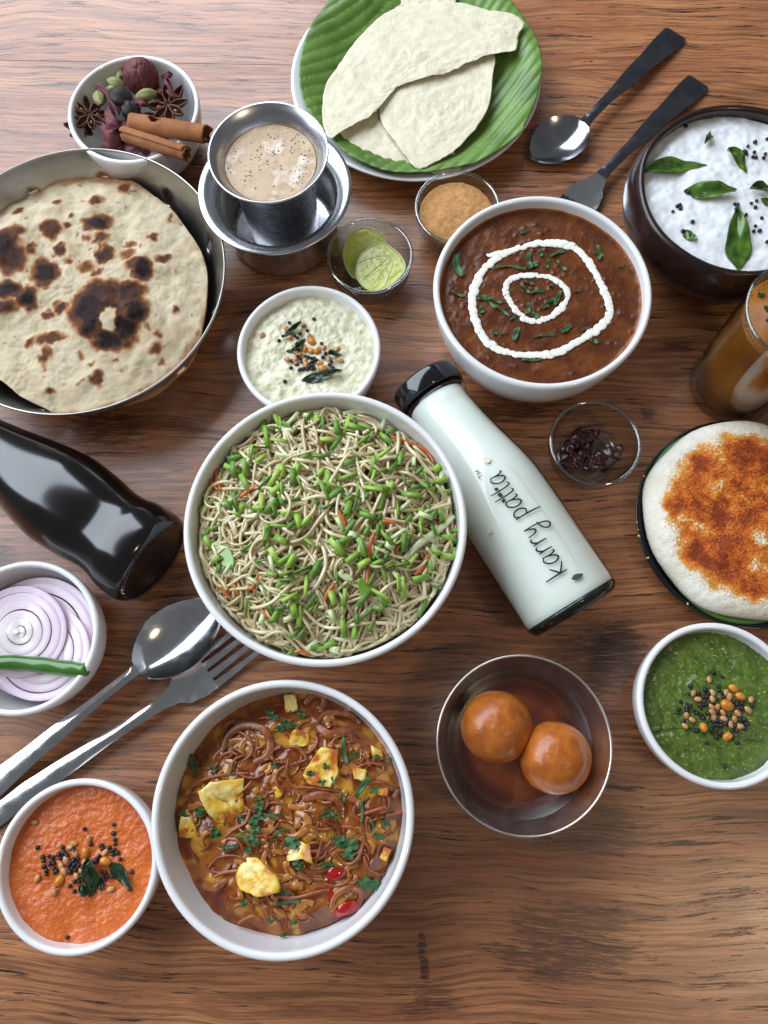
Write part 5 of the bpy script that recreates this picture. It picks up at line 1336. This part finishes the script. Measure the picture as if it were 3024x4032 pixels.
pod(at('A', 700, 350, .047), .0190, .0068, radians(-25), .1, m_bcard, 'large wrinkled black cardamom in the spice bowl', .2, None)
pod(at('A', 760, 420, .044), .0150, .0060, radians(-60), .2, m_bcard, 'dark broken pod end above the thick cinnamon', .25, None)
m_mace = M('mace', lin(118, 56, 58), lin(80, 32, 38), nscale=90, rough=.6, bump=.7, bscale=160)
p = at('A', 818, 225, .046)
bm = bmesh.new(); bmesh.ops.create_icosphere(bm, subdivisions=5, radius=1); v = []
for q in bm.verts:
    n = q.co.normalized(); g = abs(noise.noise(Vector((n.x * 2.2, n.y * 1.2 + 3, n.z * 2.2))))
    k = 1 - .10 * sstep(.06, .0, g) + .02 * nz(n.x, n.y, n.z, 3)
    v.append(p + n * (.0142 * k))
f = [tuple(x_.index for x_ in fc.verts) for fc in bm.faces]; bm.free()
tag(mk('nutmeg', v, f, m_mace), 'round dark red nutmeg wrapped in mace', 'spice')
def mace_petal(pts, w, label, sd):
    P = [at('A', a, b, c) for a, b, c in pts]; path = smooth_path(P, 8); vs_, fs = [], []; n = len(path)
    for i, q in enumerate(path):
        t = i / (n - 1); d = (path[min(i + 1, n - 1)] - path[max(i - 1, 0)]).normalized(); s = d.cross(upv).normalized(); u = s.cross(d)
        ww = 1.3 * w * sin(pi * (.1 + .85 * t)) * (1 + .3 * sin(9 * t + sd))
        for k in range(9):
            e = -1 + k / 4; vs_.append(q + s * (ww * e * .8) + u * (-ww * .75 * e * e + .0012 * sin(5 * e + 8 * t + sd)))
    for i in range(n - 1):
        for k in range(8): fs.append((i * 9 + k, i * 9 + k + 1, (i + 1) * 9 + k + 1, (i + 1) * 9 + k))
    tag(solid(mk('mace_petal', vs_, fs, m_mace), .0005), label, 'spice', 'mace petals in the spice bowl')
mace_petal([(560,270,.046),(610,300,.050),(660,380,.050),(690,440,.048)], .0030, 'twisted mace blade with a frayed tip by the pale pods', 1)
mace_petal([(625,400,.046),(640,470,.050),(690,520,.048)], .0062, 'cupped mace petal between star anise and cinnamon', 2)
mace_petal([(590,500,.042),(640,540,.046),(700,520,.044)], .0072, 'broad purple mace petal near the bowl front', 3)
mace_petal([(590,620,.036),(640,600,.040),(700,590,.038)], .0060, 'lowest dark mace petal touching the white wall', 4)
mace_petal([(940,220,.044),(970,200,.052),(1000,215,.050)], .0034, 'frayed mace tip standing beside the nutmeg', 5)
mace_petal([(960,230,.048),(980,300,.050),(1030,345,.048)], .0034, 'narrow red mace blade over the upper star anise', 6)
mace_petal([(900,260,.040),(930,290,.044),(960,310,.042)], .0060, 'dark mace piece between nutmeg and star anise', 7)
mace_petal([(780,350,.050),(830,370,.051),(850,400,.048)], .0040, 'small orange-brown mace scrap above the cinnamon', 8)
mace_petal([(720,490,.048),(745,530,.052),(800,560,.052)], .0026, 'curled mace thread lying on the thin cinnamon', 9)
mace_petal([(700,600,.034),(760,640,.036),(820,640,.036)], .0050, 'petal shadowed under the thin cinnamon', 10)
for k in range(9):
    a = k * .7; q = .012 + .012 * rnd.random()
    bx, by = -.2084 + q * cos(a), .4734 + q * sin(a) * 1.0
    z = .022 + .004 * rnd.random(); d = Vector((cos(a * 2.3), sin(a * 2.3), 0)) * .009
    P = [Vector((bx, by, z)) - d, Vector((bx, by, z + .003)), Vector((bx, by, z + .001)) + d]
    path = smooth_path(P, 6); v, f = tube(path, lambda t: .0055 * sin(pi * (.12 + .8 * t)), 10, .3)
    v = [p + Vector((0, 0, 1)) * .002 * nz(p.x, p.y, p.z, 240) for p in v]
    tag(mk('mace_petal', v, f, m_mace), 'dark red mace petal in the bottom layer of the spice bowl', 'spice', 'bottom mace petals in the spice bowl')

# crumbs fallen on the rim of the black plate
me_crumb = ball_mesh('crumb', .0011, M('crumb', lin(214, 178, 96), rough=.7), 1, .7, .3)
for (a, b, z) in [(300,718,.014),(240,1120,.014),(250,1185,.014),(335,1430,.014),(680,1830,.014),(255,1240,.014)]:
    sc_ = rnd.uniform(.6, 1.2)
    inst('crumb', me_crumb, at('N', a, b, z), (rnd.random() * 6, 0, rnd.random() * 6), (sc_, sc_ * .8, sc_), 'tiny golden crumb on the rim of the black plate', 'crumb', 'crumbs on the black plate rim')
